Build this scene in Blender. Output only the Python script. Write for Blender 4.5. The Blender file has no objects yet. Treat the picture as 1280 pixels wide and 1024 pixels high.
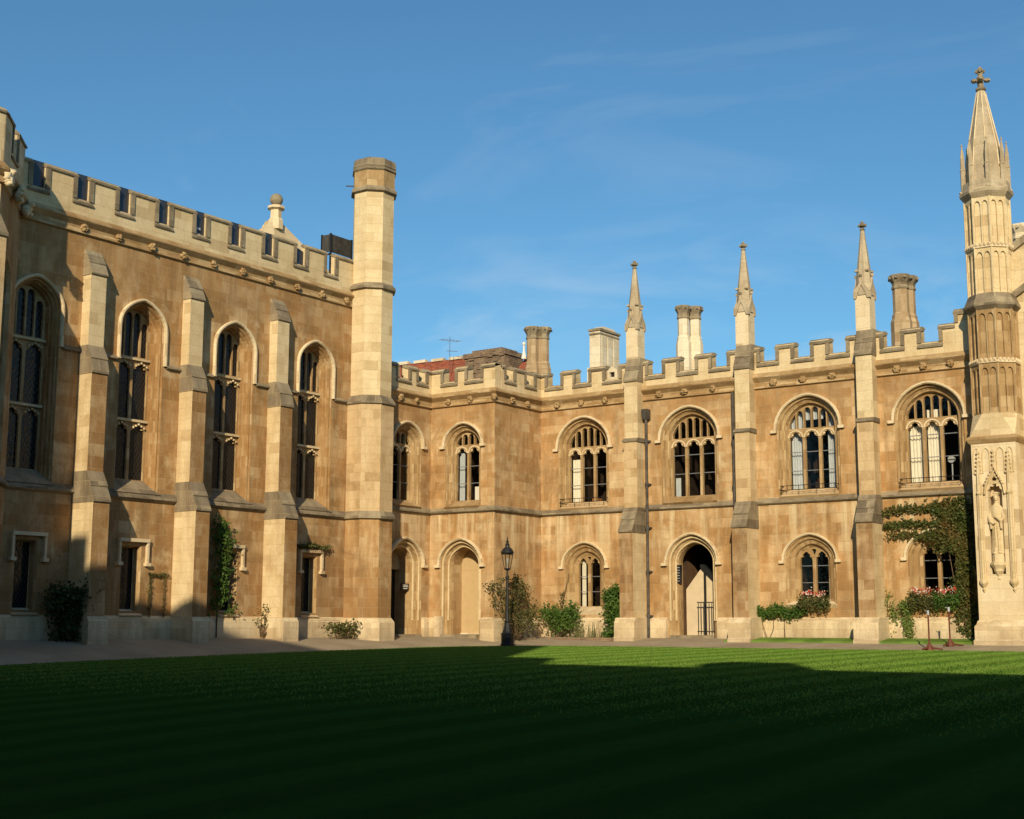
import bpy, bmesh, math, random
from mathutils import Vector, Matrix, noise
from mathutils.geometry import tessellate_polygon
R = math.radians
random.seed(7)
SC = bpy.context.scene
COL = SC.collection

# ------------------------------------------------------------------ camera, sky, sun, exposure
cd = bpy.data.cameras.new('Camera'); cam = bpy.data.objects.new('Camera', cd); COL.objects.link(cam)
cd.sensor_width = 36.0; cd.lens = 1736.19 / 1280 * 36.0
cd.clip_start = 0.05; cd.clip_end = 3000
EYE = 0.42
cam.location = (0, 0, EYE)
cam.rotation_mode = 'QUATERNION'
cam.rotation_quaternion = (Matrix.Rotation(R(35.654), 4, 'Z') @ Matrix.Rotation(R(90 + 8.80), 4, 'X') @ Matrix.Rotation(R(0.14), 4, 'Z')).to_quaternion()
SC.camera = cam
SUN = Vector((0.56, -1.0, 0.50)).normalized()
world = bpy.data.worlds.new('World'); SC.world = world; world.use_nodes = True
wn = world.node_tree; wn.nodes.clear()
wo = wn.nodes.new('ShaderNodeOutputWorld'); wb = wn.nodes.new('ShaderNodeBackground')
sky = wn.nodes.new('ShaderNodeTexSky'); sky.sky_type = 'NISHITA'; sky.sun_disc = False
sky.sun_elevation = math.asin(SUN.z); sky.sun_rotation = math.atan2(SUN.x, SUN.y)
sky.altitude = 0; sky.air_density = 1.0; sky.dust_density = 0.7; sky.ozone_density = 4.0
# thin high cirrus in the sky itself
tc = wn.nodes.new('ShaderNodeTexCoord'); mp = wn.nodes.new('ShaderNodeMapping')
mp.inputs['Rotation'].default_value = (0, 0, R(30)); mp.inputs['Scale'].default_value = (1.6, 5.0, 11.0)
nz = wn.nodes.new('ShaderNodeTexNoise'); nz.inputs['Scale'].default_value = 1.1; nz.inputs['Detail'].default_value = 7; nz.inputs['Roughness'].default_value = 0.55; nz.inputs['Distortion'].default_value = 0.5
cr = wn.nodes.new('ShaderNodeMapRange'); cr.inputs[1].default_value = 0.56; cr.inputs[2].default_value = 0.9; cr.inputs[4].default_value = 0.22
mx = wn.nodes.new('ShaderNodeMix'); mx.data_type = 'RGBA'; mx.inputs[7].default_value = (7.5, 8.2, 8.6, 1)
L = wn.links.new
L(tc.outputs['Generated'], mp.inputs[0]); L(mp.outputs[0], nz.inputs['Vector']); L(nz.outputs[0], cr.inputs[0])
tn = wn.nodes.new('ShaderNodeMix'); tn.data_type = 'RGBA'; tn.blend_type = 'MULTIPLY'; tn.inputs[0].default_value = 1.0; tn.inputs[7].default_value = (0.70, 1.06, 1.09, 1)
L(sky.outputs[0], tn.inputs[6]); L(cr.outputs[0], mx.inputs[0]); L(tn.outputs[2], mx.inputs[6]); 
sx = wn.nodes.new('ShaderNodeSeparateXYZ'); L(tc.outputs['Generated'], sx.inputs[0])
mp2 = wn.nodes.new('ShaderNodeMapping'); mp2.inputs['Scale'].default_value = (4.0, 4.0, 13.0); mp2.inputs['Location'].default_value = (0.3, 1.7, 0.2); L(tc.outputs['Generated'], mp2.inputs[0])
n2 = wn.nodes.new('ShaderNodeTexNoise'); n2.inputs['Scale'].default_value = 1.6; n2.inputs['Detail'].default_value = 8; n2.inputs['Roughness'].default_value = 0.6; n2.inputs['Distortion'].default_value = 0.6; L(mp2.outputs[0], n2.inputs['Vector'])
r2 = wn.nodes.new('ShaderNodeMapRange'); r2.inputs[1].default_value = 0.5; r2.inputs[2].default_value = 0.8; r2.inputs[4].default_value = 0.6; L(n2.outputs[0], r2.inputs[0])
r3 = wn.nodes.new('ShaderNodeMapRange'); r3.inputs[1].default_value = 0.30; r3.inputs[2].default_value = 0.17; L(sx.outputs[2], r3.inputs[0])
mu = wn.nodes.new('ShaderNodeMath'); mu.operation = 'MULTIPLY'; L(r2.outputs[0], mu.inputs[0]); L(r3.outputs[0], mu.inputs[1])
mx2 = wn.nodes.new('ShaderNodeMix'); mx2.data_type = 'RGBA'; mx2.inputs[7].default_value = (6.0, 6.9, 7.6, 1); L(mu.outputs[0], mx2.inputs[0]); L(mx.outputs[2], mx2.inputs[6])
L(mx2.outputs[2], wb.inputs[0]); L(wb.outputs[0], wo.inputs[0])
wb.inputs[1].default_value = 0.108
sd = bpy.data.lights.new('Sun', 'SUN'); sun = bpy.data.objects.new('Sun', sd); COL.objects.link(sun)
sd.energy = 5.0; sd.angle = R(0.5); sd.color = (1.0, 0.84, 0.57)
sun.rotation_mode = 'QUATERNION'; sun.rotation_quaternion = SUN.to_track_quat('Z', 'Y')
sun.location = SUN * 100
SC.view_settings.view_transform = 'Standard'; SC.view_settings.look = 'None'
SC.view_settings.exposure = 0.0; SC.view_settings.gamma = 1.0

# ------------------------------------------------------------------ materials
MATS = {}
class NT:
    def __init__(s, name):
        m = bpy.data.materials.new(name); m.use_nodes = True; s.m = m; s.t = m.node_tree
        s.b = s.t.nodes['Principled BSDF']; s.out = s.t.nodes['Material Output']; MATS[name] = m
        s.b.inputs['Specular IOR Level'].default_value = 0.25
    def n(s, typ, ins=None, **kw):
        x = s.t.nodes.new('ShaderNode' + typ)
        for k, v in kw.items(): setattr(x, k, v)
        for k, v in (ins or {}).items():
            if hasattr(v, 'is_linked') or v.__class__.__name__.startswith('NodeSocket'): s.t.links.new(v, x.inputs[k])
            else: x.inputs[k].default_value = v
        return x
    def link(s, a, b): s.t.links.new(a, b)
    def math(s, op, a, b=0.0, c=0.0):
        return s.n('Math', {0: a, 1: b, 2: c}, operation=op).outputs[0]
    def mix(s, f, a, b, bt='MIX'):
        return s.n('Mix', {0: f, 6: a, 7: b}, data_type='RGBA', blend_type=bt).outputs[2]
    def noise(s, vec, scale, detail=4, rough=0.55, dist=0.0):
        return s.n('TexNoise', {'Vector': vec, 'Scale': scale, 'Detail': detail, 'Roughness': rough, 'Distortion': dist}).outputs[0]
    def mr(s, v, a, b, c=0.0, d=1.0):
        return s.n('MapRange', {0: v, 1: a, 2: b, 3: c, 4: d}).outputs[0]
    def ramp(s, v, stops):
        r = s.n('ValToRGB', {0: v}); e = r.color_ramp.elements
        while len(e) < len(stops): e.new(0.5)
        for el, (p, c) in zip(e, stops): el.position = p; el.color = (*c, 1)
        return r.outputs[0]
    def bump(s, h, st=0.3, d=0.02, prev=None):
        ins = {'Height': h, 'Strength': st, 'Distance': d}
        if prev is not None: ins['Normal'] = prev
        return s.n('Bump', ins).outputs[0]
def rgba(c): return (c[0], c[1], c[2], 1.0)

def uvz(k):
    g = k.n('NewGeometry')
    p = k.n('SeparateXYZ', {0: g.outputs['Position']}); nn = k.n('SeparateXYZ', {0: g.outputs['True Normal']})
    u = k.math('SUBTRACT', k.math('MULTIPLY', p.outputs[1], nn.outputs[0]), k.math('MULTIPLY', p.outputs[0], nn.outputs[1]))
    return g.outputs['Position'], u, p.outputs[2]

def stone(name, stops, bw=0.62, rh=0.285, mortar=0.007, mcol=(0.46, 0.34, 0.18), pale=(0.66, 0.52, 0.32), palef=0.35,
          brown=(0.25, 0.145, 0.06), brownf=0.4, streak=0.3, bumpf=0.55, runs=None, bands=(), blocks=0.42):
    k = NT(name); pos, u, z = uvz(k)
    v = k.n('CombineXYZ', {0: u, 1: z, 2: 0.0}).outputs[0]
    wob = k.noise(pos, 2.3, 2); vv = k.n('VectorMath', {0: v, 1: k.n('CombineXYZ', {0: k.math('MULTIPLY', wob, 0.02), 1: k.math('MULTIPLY', wob, 0.012), 2: 0.0}).outputs[0]}, operation='ADD').outputs[0]
    br = k.n('TexBrick', {'Vector': vv, 'Color1': (0, 0, 0, 1), 'Color2': (1, 1, 1, 1), 'Mortar': (0.5, 0.5, 0.5, 1), 'Scale': 1.0, 'Mortar Size': mortar,
                          'Mortar Smooth': 0.3, 'Bias': 0.0, 'Brick Width': bw, 'Row Height': rh}, offset=0.43, offset_frequency=2, squash=0.72, squash_frequency=3)
    big = k.noise(pos, 0.45, 6, 0.65); med = k.noise(pos, 2.2, 5, 0.6, 0.4); fine = k.noise(pos, 24.0, 4, 0.7)
    val = k.math('ADD', k.math('MULTIPLY', k.n('SeparateColor', {0: br.outputs[0]}).outputs[0], 0.55 * blocks), k.math('ADD', k.math('MULTIPLY', k.math('ADD', big, med), 0.8 - 0.2 * blocks), -0.22))
    col = k.ramp(val, stops)
    rb = k.n('SeparateColor', {0: br.outputs[0]}).outputs[0]
    col = k.mix(k.math('MULTIPLY', k.mr(rb, 0.86, 0.90), 0.45 * blocks), col, rgba(pale))      # renewed blocks
    col = k.mix(k.math('MULTIPLY', k.mr(rb, 0.14, 0.10), 0.6 * blocks), col, rgba(brown))       # rusty blocks
    # vertical weather streaks with a shape of their own
    sv = k.n('CombineXYZ', {0: k.math('MULTIPLY', u, 3.4), 1: k.math('MULTIPLY', z, 0.55), 2: 0.0}).outputs[0]
    st = k.noise(sv, 1.0, 4, 0.6, 0.3)
    col = k.mix(k.math('MULTIPLY', k.mr(st, 0.52, 0.72), streak), col, rgba(pale))
    st2 = k.noise(k.n('VectorMath', {0: sv, 1: (17.3, 4.1, 0)}, operation='ADD').outputs[0], 0.8, 4, 0.6)
    col = k.mix(k.math('MULTIPLY', k.mr(st2, 0.46, 0.66), brownf), col, rgba(brown))
    sv3 = k.n('CombineXYZ', {0: k.math('MULTIPLY', u, 11.0), 1: k.math('MULTIPLY', z, 1.6), 2: 7.0}).outputs[0]
    st3 = k.noise(sv3, 1.0, 5, 0.7, 0.4)
    col = k.mix(k.math('MULTIPLY', k.mr(st3, 0.56, 0.78), brownf * 0.45), col, rgba([x * 0.8 for x in brown]))
    col = k.mix(k.math('MULTIPLY', k.mr(st3, 0.42, 0.26), streak * 0.4), col, rgba(pale))
    pat = k.noise(k.n('VectorMath', {0: pos, 1: (5.2, 8.8, 3.0)}, operation='ADD').outputs[0], 1.1, 6, 0.65)
    col = k.mix(k.math('MULTIPLY', k.mr(pat, 0.56, 0.68), palef), col, rgba(pale))
    blo = k.noise(k.n('VectorMath', {0: pos, 1: (31.2, 2.8, 11.0)}, operation='ADD').outputs[0], 0.8, 7, 0.7, 0.6)
    col = k.mix(k.math('MULTIPLY', k.mr(blo, 0.52, 0.66), brownf * 0.9), col, rgba([x * 0.95 for x in brown]))
    for (z0, z1, c, f) in bands:      # stain bands that hang under or rise over a ledge, ragged by noise
        zz = k.math('ADD', z, k.math('MULTIPLY', k.math('SUBTRACT', st, 0.5), 1.5 * abs(z1 - z0)))
        col = k.mix(k.math('MULTIPLY', k.mr(zz, z0, z1), k.math('MULTIPLY', k.mr(med, 0.35, 0.6, 0.45, 1.0), f)), col, rgba(c))
    if runs:                          # pale lime runs below ledges: z of ledge, length, strength
        for (zl, ln, f) in runs:
            w = k.math('MULTIPLY', k.mr(z, zl - ln, zl - 0.15 * ln), k.mr(z, zl + 0.02, zl - 0.02))
            sv2 = k.n('CombineXYZ', {0: k.math('MULTIPLY', u, 2.6), 1: k.math('MULTIPLY', z, 0.12), 2: 3.0}).outputs[0]
            col = k.mix(k.math('MULTIPLY', k.math('MULTIPLY', w, k.mr(k.noise(sv2, 1.6, 3, 0.5), 0.5, 0.68)), f), col, rgba(pale))
    col = k.mix(k.math('MULTIPLY', br.outputs[1], 0.45), col, rgba(mcol))
    col = k.mix(1.0, col, k.n('CombineColor', {0: k.mr(fine, 0.3, 0.7, 0.86, 1.1), 1: k.mr(fine, 0.3, 0.7, 0.86, 1.1), 2: k.mr(fine, 0.3, 0.7, 0.84, 1.1)}).outputs[0], 'MULTIPLY')
    k.link(col, k.b.inputs['Base Color']); k.b.inputs['Roughness'].default_value = 0.92
    b1 = k.bump(k.math('MULTIPLY', br.outputs[1], -1.0), bumpf, 0.012)
    b2 = k.bump(med, 0.25, 0.03, b1); b3 = k.bump(fine, 0.25, 0.01, b2)
    k.link(b3, k.b.inputs['Normal'])
    return k.m

OCH = [(0.22, (0.26, 0.132, 0.047)), (0.42, (0.385, 0.208, 0.080)), (0.58, (0.47, 0.272, 0.117)), (0.80, (0.59, 0.405, 0.222))]
BRN = [(0.25, (0.225, 0.125, 0.05)), (0.42, (0.30, 0.175, 0.073)), (0.58, (0.38, 0.235, 0.105)), (0.78, (0.47, 0.32, 0.165))]
CRM = [(0.25, (0.48, 0.345, 0.18)), (0.5, (0.60, 0.455, 0.26)), (0.78, (0.70, 0.56, 0.35))]
PAL = [(0.25, (0.50, 0.375, 0.22)), (0.5, (0.63, 0.49, 0.305)), (0.78, (0.72, 0.59, 0.40))]
TAN = [(0.25, (0.235, 0.135, 0.055)), (0.5, (0.32, 0.195, 0.085)), (0.78, (0.43, 0.29, 0.145))]
S_WALL = stone('ochre_ashlar', OCH, brownf=0.62, palef=0.55, streak=0.5, bands=[(3.0, 0.6, (0.27, 0.16, 0.072), 0.35), (6.6, 7.6, (0.30, 0.16, 0.065), 0.4)], runs=[(4.06, 2.1, 0.95)])
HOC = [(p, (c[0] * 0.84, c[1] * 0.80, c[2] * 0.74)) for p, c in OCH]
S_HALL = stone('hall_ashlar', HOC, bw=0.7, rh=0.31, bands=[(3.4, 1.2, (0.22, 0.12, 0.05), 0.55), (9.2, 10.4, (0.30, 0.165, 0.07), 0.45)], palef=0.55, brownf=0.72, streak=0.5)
S_JAMB = stone('hall_window_stone', [(p, (c[0] * 0.72, c[1] * 0.68, c[2] * 0.62)) for p, c in OCH], bw=0.5, rh=0.31, palef=0.15, brownf=0.5, mortar=0.004)
S_PIER = stone('pier_ashlar', [(p, tuple(0.5 * (a + b) for a, b in zip(c, d))) for (p, c), (_, d) in zip(OCH[:3], CRM)], bw=0.5, palef=0.5, streak=0.5, brownf=0.3)
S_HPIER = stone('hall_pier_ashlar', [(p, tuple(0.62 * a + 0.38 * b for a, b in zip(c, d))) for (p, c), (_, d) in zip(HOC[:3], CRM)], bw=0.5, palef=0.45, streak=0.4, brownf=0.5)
S_CRM = stone('cream_ashlar', CRM, bw=0.8, rh=0.3, palef=0.4, brownf=0.14, streak=0.25, mortar=0.004, mcol=(0.42, 0.31, 0.17))
S_CRMW = stone('washed_ashlar', CRM, bw=0.6, rh=0.3, palef=0.5, brown=(0.36, 0.22, 0.10), brownf=0.4, streak=0.4, mortar=0.004)
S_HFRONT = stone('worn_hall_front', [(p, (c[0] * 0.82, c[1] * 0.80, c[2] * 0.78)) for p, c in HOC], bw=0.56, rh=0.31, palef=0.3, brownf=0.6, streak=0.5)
S_RFRONT = stone('worn_pier_front', [(p, (c[0] * 0.72, c[1] * 0.70, c[2] * 0.72)) for p, c in OCH], bw=0.5, rh=0.285, palef=0.25, brown=(0.16, 0.10, 0.05), brownf=0.5, streak=0.4)
S_PAL = stone('pale_dressed_stone', PAL, bw=0.9, rh=0.35, palef=0.4, brownf=0.1, streak=0.2, mortar=0.003, blocks=0.6)
S_TAN = stone('carved_dressing', TAN, bw=0.5, rh=0.3, palef=0.2, brownf=0.25, mortar=0.004, blocks=0.6)
S_PLI = stone('plinth_stone', PAL, bw=0.8, rh=0.3, palef=0.25, brownf=0.5, streak=0.3, brown=(0.33, 0.23, 0.13), bands=[(0.35, 0.0, (0.28, 0.21, 0.14), 0.5)])
S_GRY = stone('weathered_coping', [(0.25, (0.15, 0.115, 0.075)), (0.5, (0.22, 0.17, 0.115)), (0.78, (0.33, 0.26, 0.17))], bw=0.9, rh=0.4, pale=(0.38, 0.33, 0.22), palef=0.35, brown=(0.09, 0.07, 0.045), brownf=0.5, bumpf=0.2, blocks=0.5)
S_BUFF = stone('buff_chimney_stone', [(0.25, (0.27, 0.18, 0.10)), (0.5, (0.36, 0.25, 0.145)), (0.78, (0.44, 0.32, 0.20))], bw=0.4, rh=0.3, palef=0.2, brownf=0.3)
S_SPIRE = stone('grey_spire_stone', [(0.25, (0.30, 0.225, 0.14)), (0.5, (0.40, 0.31, 0.20)), (0.78, (0.50, 0.40, 0.275))], bw=0.4, rh=0.3, palef=0.4, pale=(0.55, 0.47, 0.34), brown=(0.2, 0.15, 0.10), brownf=0.4, mortar=0.003, blocks=0.3)
S_WHI = stone('whitened_stone', [(0.25, (0.52, 0.42, 0.28)), (0.5, (0.66, 0.55, 0.38)), (0.78, (0.74, 0.65, 0.49))], bw=0.6, rh=0.3, palef=0.3, pale=(0.78, 0.70, 0.56), brownf=0.15, mortar=0.003)
S_SHAD = stone('opposite_ashlar', OCH)

def plain(name, col, rough=0.6, metal=0.0, var=0.15, scale=8.0, spec=0.3, bump=0.1):
    k = NT(name); g = k.n('NewGeometry'); nf = k.noise(g.outputs['Position'], scale, 5, 0.6)
    c = k.mix(k.mr(nf, 0.3, 0.7), rgba([x * (1 - var) for x in col]), rgba([min(1, x * (1 + var)) for x in col]))
    k.link(c, k.b.inputs['Base Color']); k.b.inputs['Roughness'].default_value = rough; k.b.inputs['Metallic'].default_value = metal
    k.b.inputs['Specular IOR Level'].default_value = spec
    if bump: k.link(k.bump(nf, bump, 0.01), k.b.inputs['Normal'])
    return k.m
M_IRON = plain('black_iron', (0.016, 0.017, 0.018), 0.45, 0.0, 0.3, 14)
M_LEAD = plain('dull_lead_pipe', (0.075, 0.065, 0.055), 0.6, 0.2, 0.5, 6)
M_DARK = plain('dark_panel', (0.035, 0.04, 0.055), 0.16, 0.0, 0.2, 3, 0.6, 0.03)
M_DOOR = plain('buff_painted_door', (0.50, 0.36, 0.19), 0.55, 0, 0.06, 5)
M_DARK_OPENING = plain('dark_opening', (0.022, 0.014, 0.010), 0.6, 0, 0.4, 9)  # near-black brown standing in for the darkness inside openings
M_WHITE = plain('white_paint', (0.74, 0.71, 0.64), 0.6, 0, 0.05, 4)
M_CREAMP = plain('cream_plaster', (0.60, 0.48, 0.32), 0.9, 0, 0.08, 4)
M_CURT = plain('white_curtain', (0.78, 0.72, 0.60), 0.95, 0, 0.06, 9)
M_BLUEC = plain('pale_blue_blind', (0.50, 0.53, 0.56), 0.95, 0, 0.08, 9)
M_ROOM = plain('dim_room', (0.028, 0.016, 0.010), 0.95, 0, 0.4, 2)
M_RUST = plain('rust_brown_paint', (0.12, 0.035, 0.018), 0.6, 0.0, 0.3, 10)
M_ORNG = plain('orange_card', (0.42, 0.17, 0.06), 0.8)
M_GREEN = plain('green_trough', (0.012, 0.13, 0.055), 0.5)
M_SLATE = plain('slate_roof', (0.07, 0.07, 0.075), 0.7, 0, 0.3, 3)
M_BARK = plain('bark', (0.10, 0.065, 0.035), 0.9, 0, 0.4, 12)
M_EARTH = plain('bed_earth', (0.10, 0.065, 0.04), 0.95, 0, 0.4, 10)
M_SIGN = plain('sign_black', (0.012, 0.014, 0.02), 0.4)
M_GREYBOX = plain('pale_grey_box', (0.40, 0.42, 0.44), 0.5)
M_LEADR = plain('roof_lead', (0.17, 0.17, 0.18), 0.5, 0, 0.2, 3)
M_TIMB = plain('grey_boards', (0.05, 0.045, 0.04), 0.8, 0, 0.4, 5)

def mk_glass():
    k = NT('window_glass'); k.t.nodes.remove(k.b)
    g = k.n('NewGeometry')
    tr = k.n('BsdfTransparent', {0: (0.9, 0.9, 0.88, 1)}); gl = k.n('BsdfGlossy', {0: (0.9, 0.9, 0.9, 1), 'Roughness': 0.04})
    nf = k.noise(g.outputs['Position'], 6.0, 3); k.link(k.bump(nf, 0.12, 0.02), gl.inputs['Normal'])
    fr = k.n('Fresnel', {0: 1.5}); mx = k.n('MixShader', {0: k.math('MULTIPLY', fr.outputs[0], 0.55), 1: tr.outputs[0], 2: gl.outputs[0]})
    k.link(mx.outputs[0], k.out.inputs[0]); return k.m
M_GLASS = mk_glass()
def mk_lead_glass():
    k = NT('leaded_glass'); pos, u, z = uvz(k)
    a = k.math('ADD', u, k.math('MULTIPLY', z, 0.62)); b = k.math('SUBTRACT', u, k.math('MULTIPLY', z, 0.62))
    def cell(x): return k.math('PINGPONG', x, 0.055)
    ln = k.math('MINIMUM', cell(a), cell(b)); lead = k.mr(ln, 0.006, 0.009, 1.0, 0.0)
    cells = k.n('TexWhiteNoise', {0: k.n('CombineXYZ', {0: k.math('FLOOR', k.math('DIVIDE', a, 0.11)), 1: k.math('FLOOR', k.math('DIVIDE', b, 0.11)), 2: 0.0}).outputs[0]}).outputs[0]
    col = k.mix(lead, (0.008, 0.008, 0.009, 1), (0.035, 0.032, 0.028, 1)); k.link(col, k.b.inputs['Base Color'])
    k.link(k.mr(lead, 0, 1, 0.12, 0.6), k.b.inputs['Roughness']); k.b.inputs['Specular IOR Level'].default_value = 0.35
    k.link(k.bump(k.math('ADD', cells, k.noise(pos, 9, 3)), 0.35, 0.02), k.b.inputs['Normal']); return k.m
M_LGLASS = mk_lead_glass()

def leafm(name, stops, trans=0.25, scale=3.0):
    k = NT(name); g = k.n('NewGeometry'); a = k.noise(g.outputs['Position'], scale, 3); b = k.noise(g.outputs['Position'], 31.0, 1)
    c = k.ramp(k.math('ADD', k.math('MULTIPLY', a, 0.55), k.math('MULTIPLY', b, 0.45)), stops)
    k.link(c, k.b.inputs['Base Color']); k.b.inputs['Roughness'].default_value = 0.5
    tl = k.n('BsdfTranslucent', {0: c}); mx = k.n('MixShader', {0: trans, 1: k.b.outputs[0], 2: tl.outputs[0]}); k.link(mx.outputs[0], k.out.inputs[0]); return k.m
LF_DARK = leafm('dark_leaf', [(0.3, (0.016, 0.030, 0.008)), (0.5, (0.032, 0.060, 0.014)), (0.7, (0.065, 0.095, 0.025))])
LF_MID = leafm('mid_leaf', [(0.3, (0.035, 0.075, 0.014)), (0.5, (0.07, 0.135, 0.022)), (0.7, (0.13, 0.20, 0.04))])
LF_OLIVE = leafm('olive_leaf', [(0.3, (0.05, 0.05, 0.015)), (0.5, (0.10, 0.105, 0.03)), (0.7, (0.18, 0.15, 0.06))])
LF_YEL = leafm('pale_leaf', [(0.3, (0.08, 0.12, 0.025)), (0.5, (0.16, 0.22, 0.05)), (0.7, (0.30, 0.31, 0.11))])
LF_RED = leafm('autumn_creeper_leaf', [(0.3, (0.035, 0.055, 0.012)), (0.46, (0.075, 0.10, 0.022)), (0.60, (0.14, 0.105, 0.03)), (0.72, (0.25, 0.085, 0.03))], scale=1.6)
PET_R = leafm('red_petals', [(0.3, (0.55, 0.03, 0.02)), (0.55, (0.70, 0.10, 0.06)), (0.7, (0.66, 0.12, 0.05))], 0.2, 9)
PET_W = leafm('white_petals', [(0.3, (0.72, 0.66, 0.55)), (0.55, (0.8, 0.75, 0.68)), (0.7, (0.80, 0.72, 0.62))], 0.2, 9)

def mk_lawn():
    k = NT('mown_lawn'); g = k.n('NewGeometry'); pos = g.outputs['Position']; p = k.n('SeparateXYZ', {0: pos})
    wob = k.noise(pos, 0.6, 2)
    s = k.math('SINE', k.math('MULTIPLY', k.math('ADD', p.outputs[0], k.math('MULTIPLY', wob, 0.25)), 2 * math.pi / 1.15))
    strip = k.mr(s, -0.5, 0.5)
    a = k.noise(pos, 1.3, 6, 0.65); f = k.noise(pos, 70.0, 3, 0.7); st = k.noise(k.n('VectorMath', {0: pos, 1: (6.0, 0.7, 1.0)}, operation='MULTIPLY').outputs[0], 2.0, 4)
    c = k.mix(strip, (0.040, 0.092, 0.014, 1), (0.062, 0.130, 0.021, 1))  # greens kept dark for the lawn in shade; the sunlit end gets lighter blades
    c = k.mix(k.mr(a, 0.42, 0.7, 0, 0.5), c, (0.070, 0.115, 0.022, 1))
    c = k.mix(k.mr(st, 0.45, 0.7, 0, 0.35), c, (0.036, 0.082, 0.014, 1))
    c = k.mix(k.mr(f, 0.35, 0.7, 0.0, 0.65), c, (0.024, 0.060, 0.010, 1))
    k.link(c, k.b.inputs['Base Color']); k.b.inputs['Roughness'].default_value = 0.75; k.b.inputs['Specular IOR Level'].default_value = 0.0
    k.link(k.bump(f, 0.9, 0.03, k.bump(a, 0.2, 0.05)), k.b.inputs['Normal']); return k.m
M_LAWN = mk_lawn()
def mk_path():
    k = NT('gravel_path'); g = k.n('NewGeometry'); pos = g.outputs['Position']
    a = k.noise(pos, 0.9, 6, 0.6); f = k.noise(pos, 60.0, 3, 0.8); w = k.n('TexVoronoi', {'Vector': pos, 'Scale': 45.0}).outputs[0]
    c = k.mix(k.mr(a, 0.3, 0.7), (0.28, 0.22, 0.145, 1), (0.41, 0.335, 0.23, 1)); c = k.mix(k.mr(f, 0.3, 0.75, 0, 0.5), c, (0.22, 0.175, 0.125, 1))
    k.link(c, k.b.inputs['Base Color']); k.b.inputs['Roughness'].default_value = 0.95; k.link(k.bump(w, 0.4, 0.01), k.b.inputs['Normal']); return k.m
M_PATH = mk_path()
def mk_tile():
    k = NT('red_roof_tile'); g = k.n('NewGeometry'); pos = g.outputs['Position']; p = k.n('SeparateXYZ', {0: pos})
    v = k.n('CombineXYZ', {0: k.math('ADD', p.outputs[0], p.outputs[1]), 1: k.math('MULTIPLY', p.outputs[2], 1.4), 2: 0.0}).outputs[0]
    br = k.n('TexBrick', {'Vector': v, 'Color1': (0.22, 0.055, 0.03, 1), 'Color2': (0.36, 0.10, 0.05, 1), 'Mortar': (0.10, 0.03, 0.02, 1), 'Scale': 1.0, 'Mortar Size': 0.008, 'Brick Width': 0.2, 'Row Height': 0.14})
    c = k.mix(k.mr(k.noise(pos, 3.0, 5), 0.35, 0.7, 0, 0.5), br.outputs[0], (0.24, 0.085, 0.05, 1))
    k.link(c, k.b.inputs['Base Color']); k.b.inputs['Roughness'].default_value = 0.85; k.link(k.bump(br.outputs[1], -0.4, 0.02), k.b.inputs['Normal']); return k.m
M_TILE = mk_tile()
def mk_brick():
    k = NT('worn_brown_brick'); pos, u, z = uvz(k); v = k.n('CombineXYZ', {0: u, 1: z, 2: 0.0}).outputs[0]
    br = k.n('TexBrick', {'Vector': v, 'Color1': (0.14, 0.075, 0.045, 1), 'Color2': (0.36, 0.22, 0.13, 1), 'Mortar': (0.28, 0.23, 0.16, 1), 'Scale': 1.0, 'Mortar Size': 0.012, 'Brick Width': 0.23, 'Row Height': 0.075})
    c = k.mix(k.mr(k.noise(pos, 3.0, 6, 0.7), 0.4, 0.65, 0, 0.7), br.outputs[0], (0.09, 0.065, 0.045, 1))
    k.link(c, k.b.inputs['Base Color']); k.b.inputs['Roughness'].default_value = 0.95
    k.link(k.bump(k.noise(pos, 14, 5, 0.7), 0.8, 0.05, k.bump(br.outputs[1], -0.6, 0.02)), k.b.inputs['Normal']); return k.m
M_BRICK = mk_brick()

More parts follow.
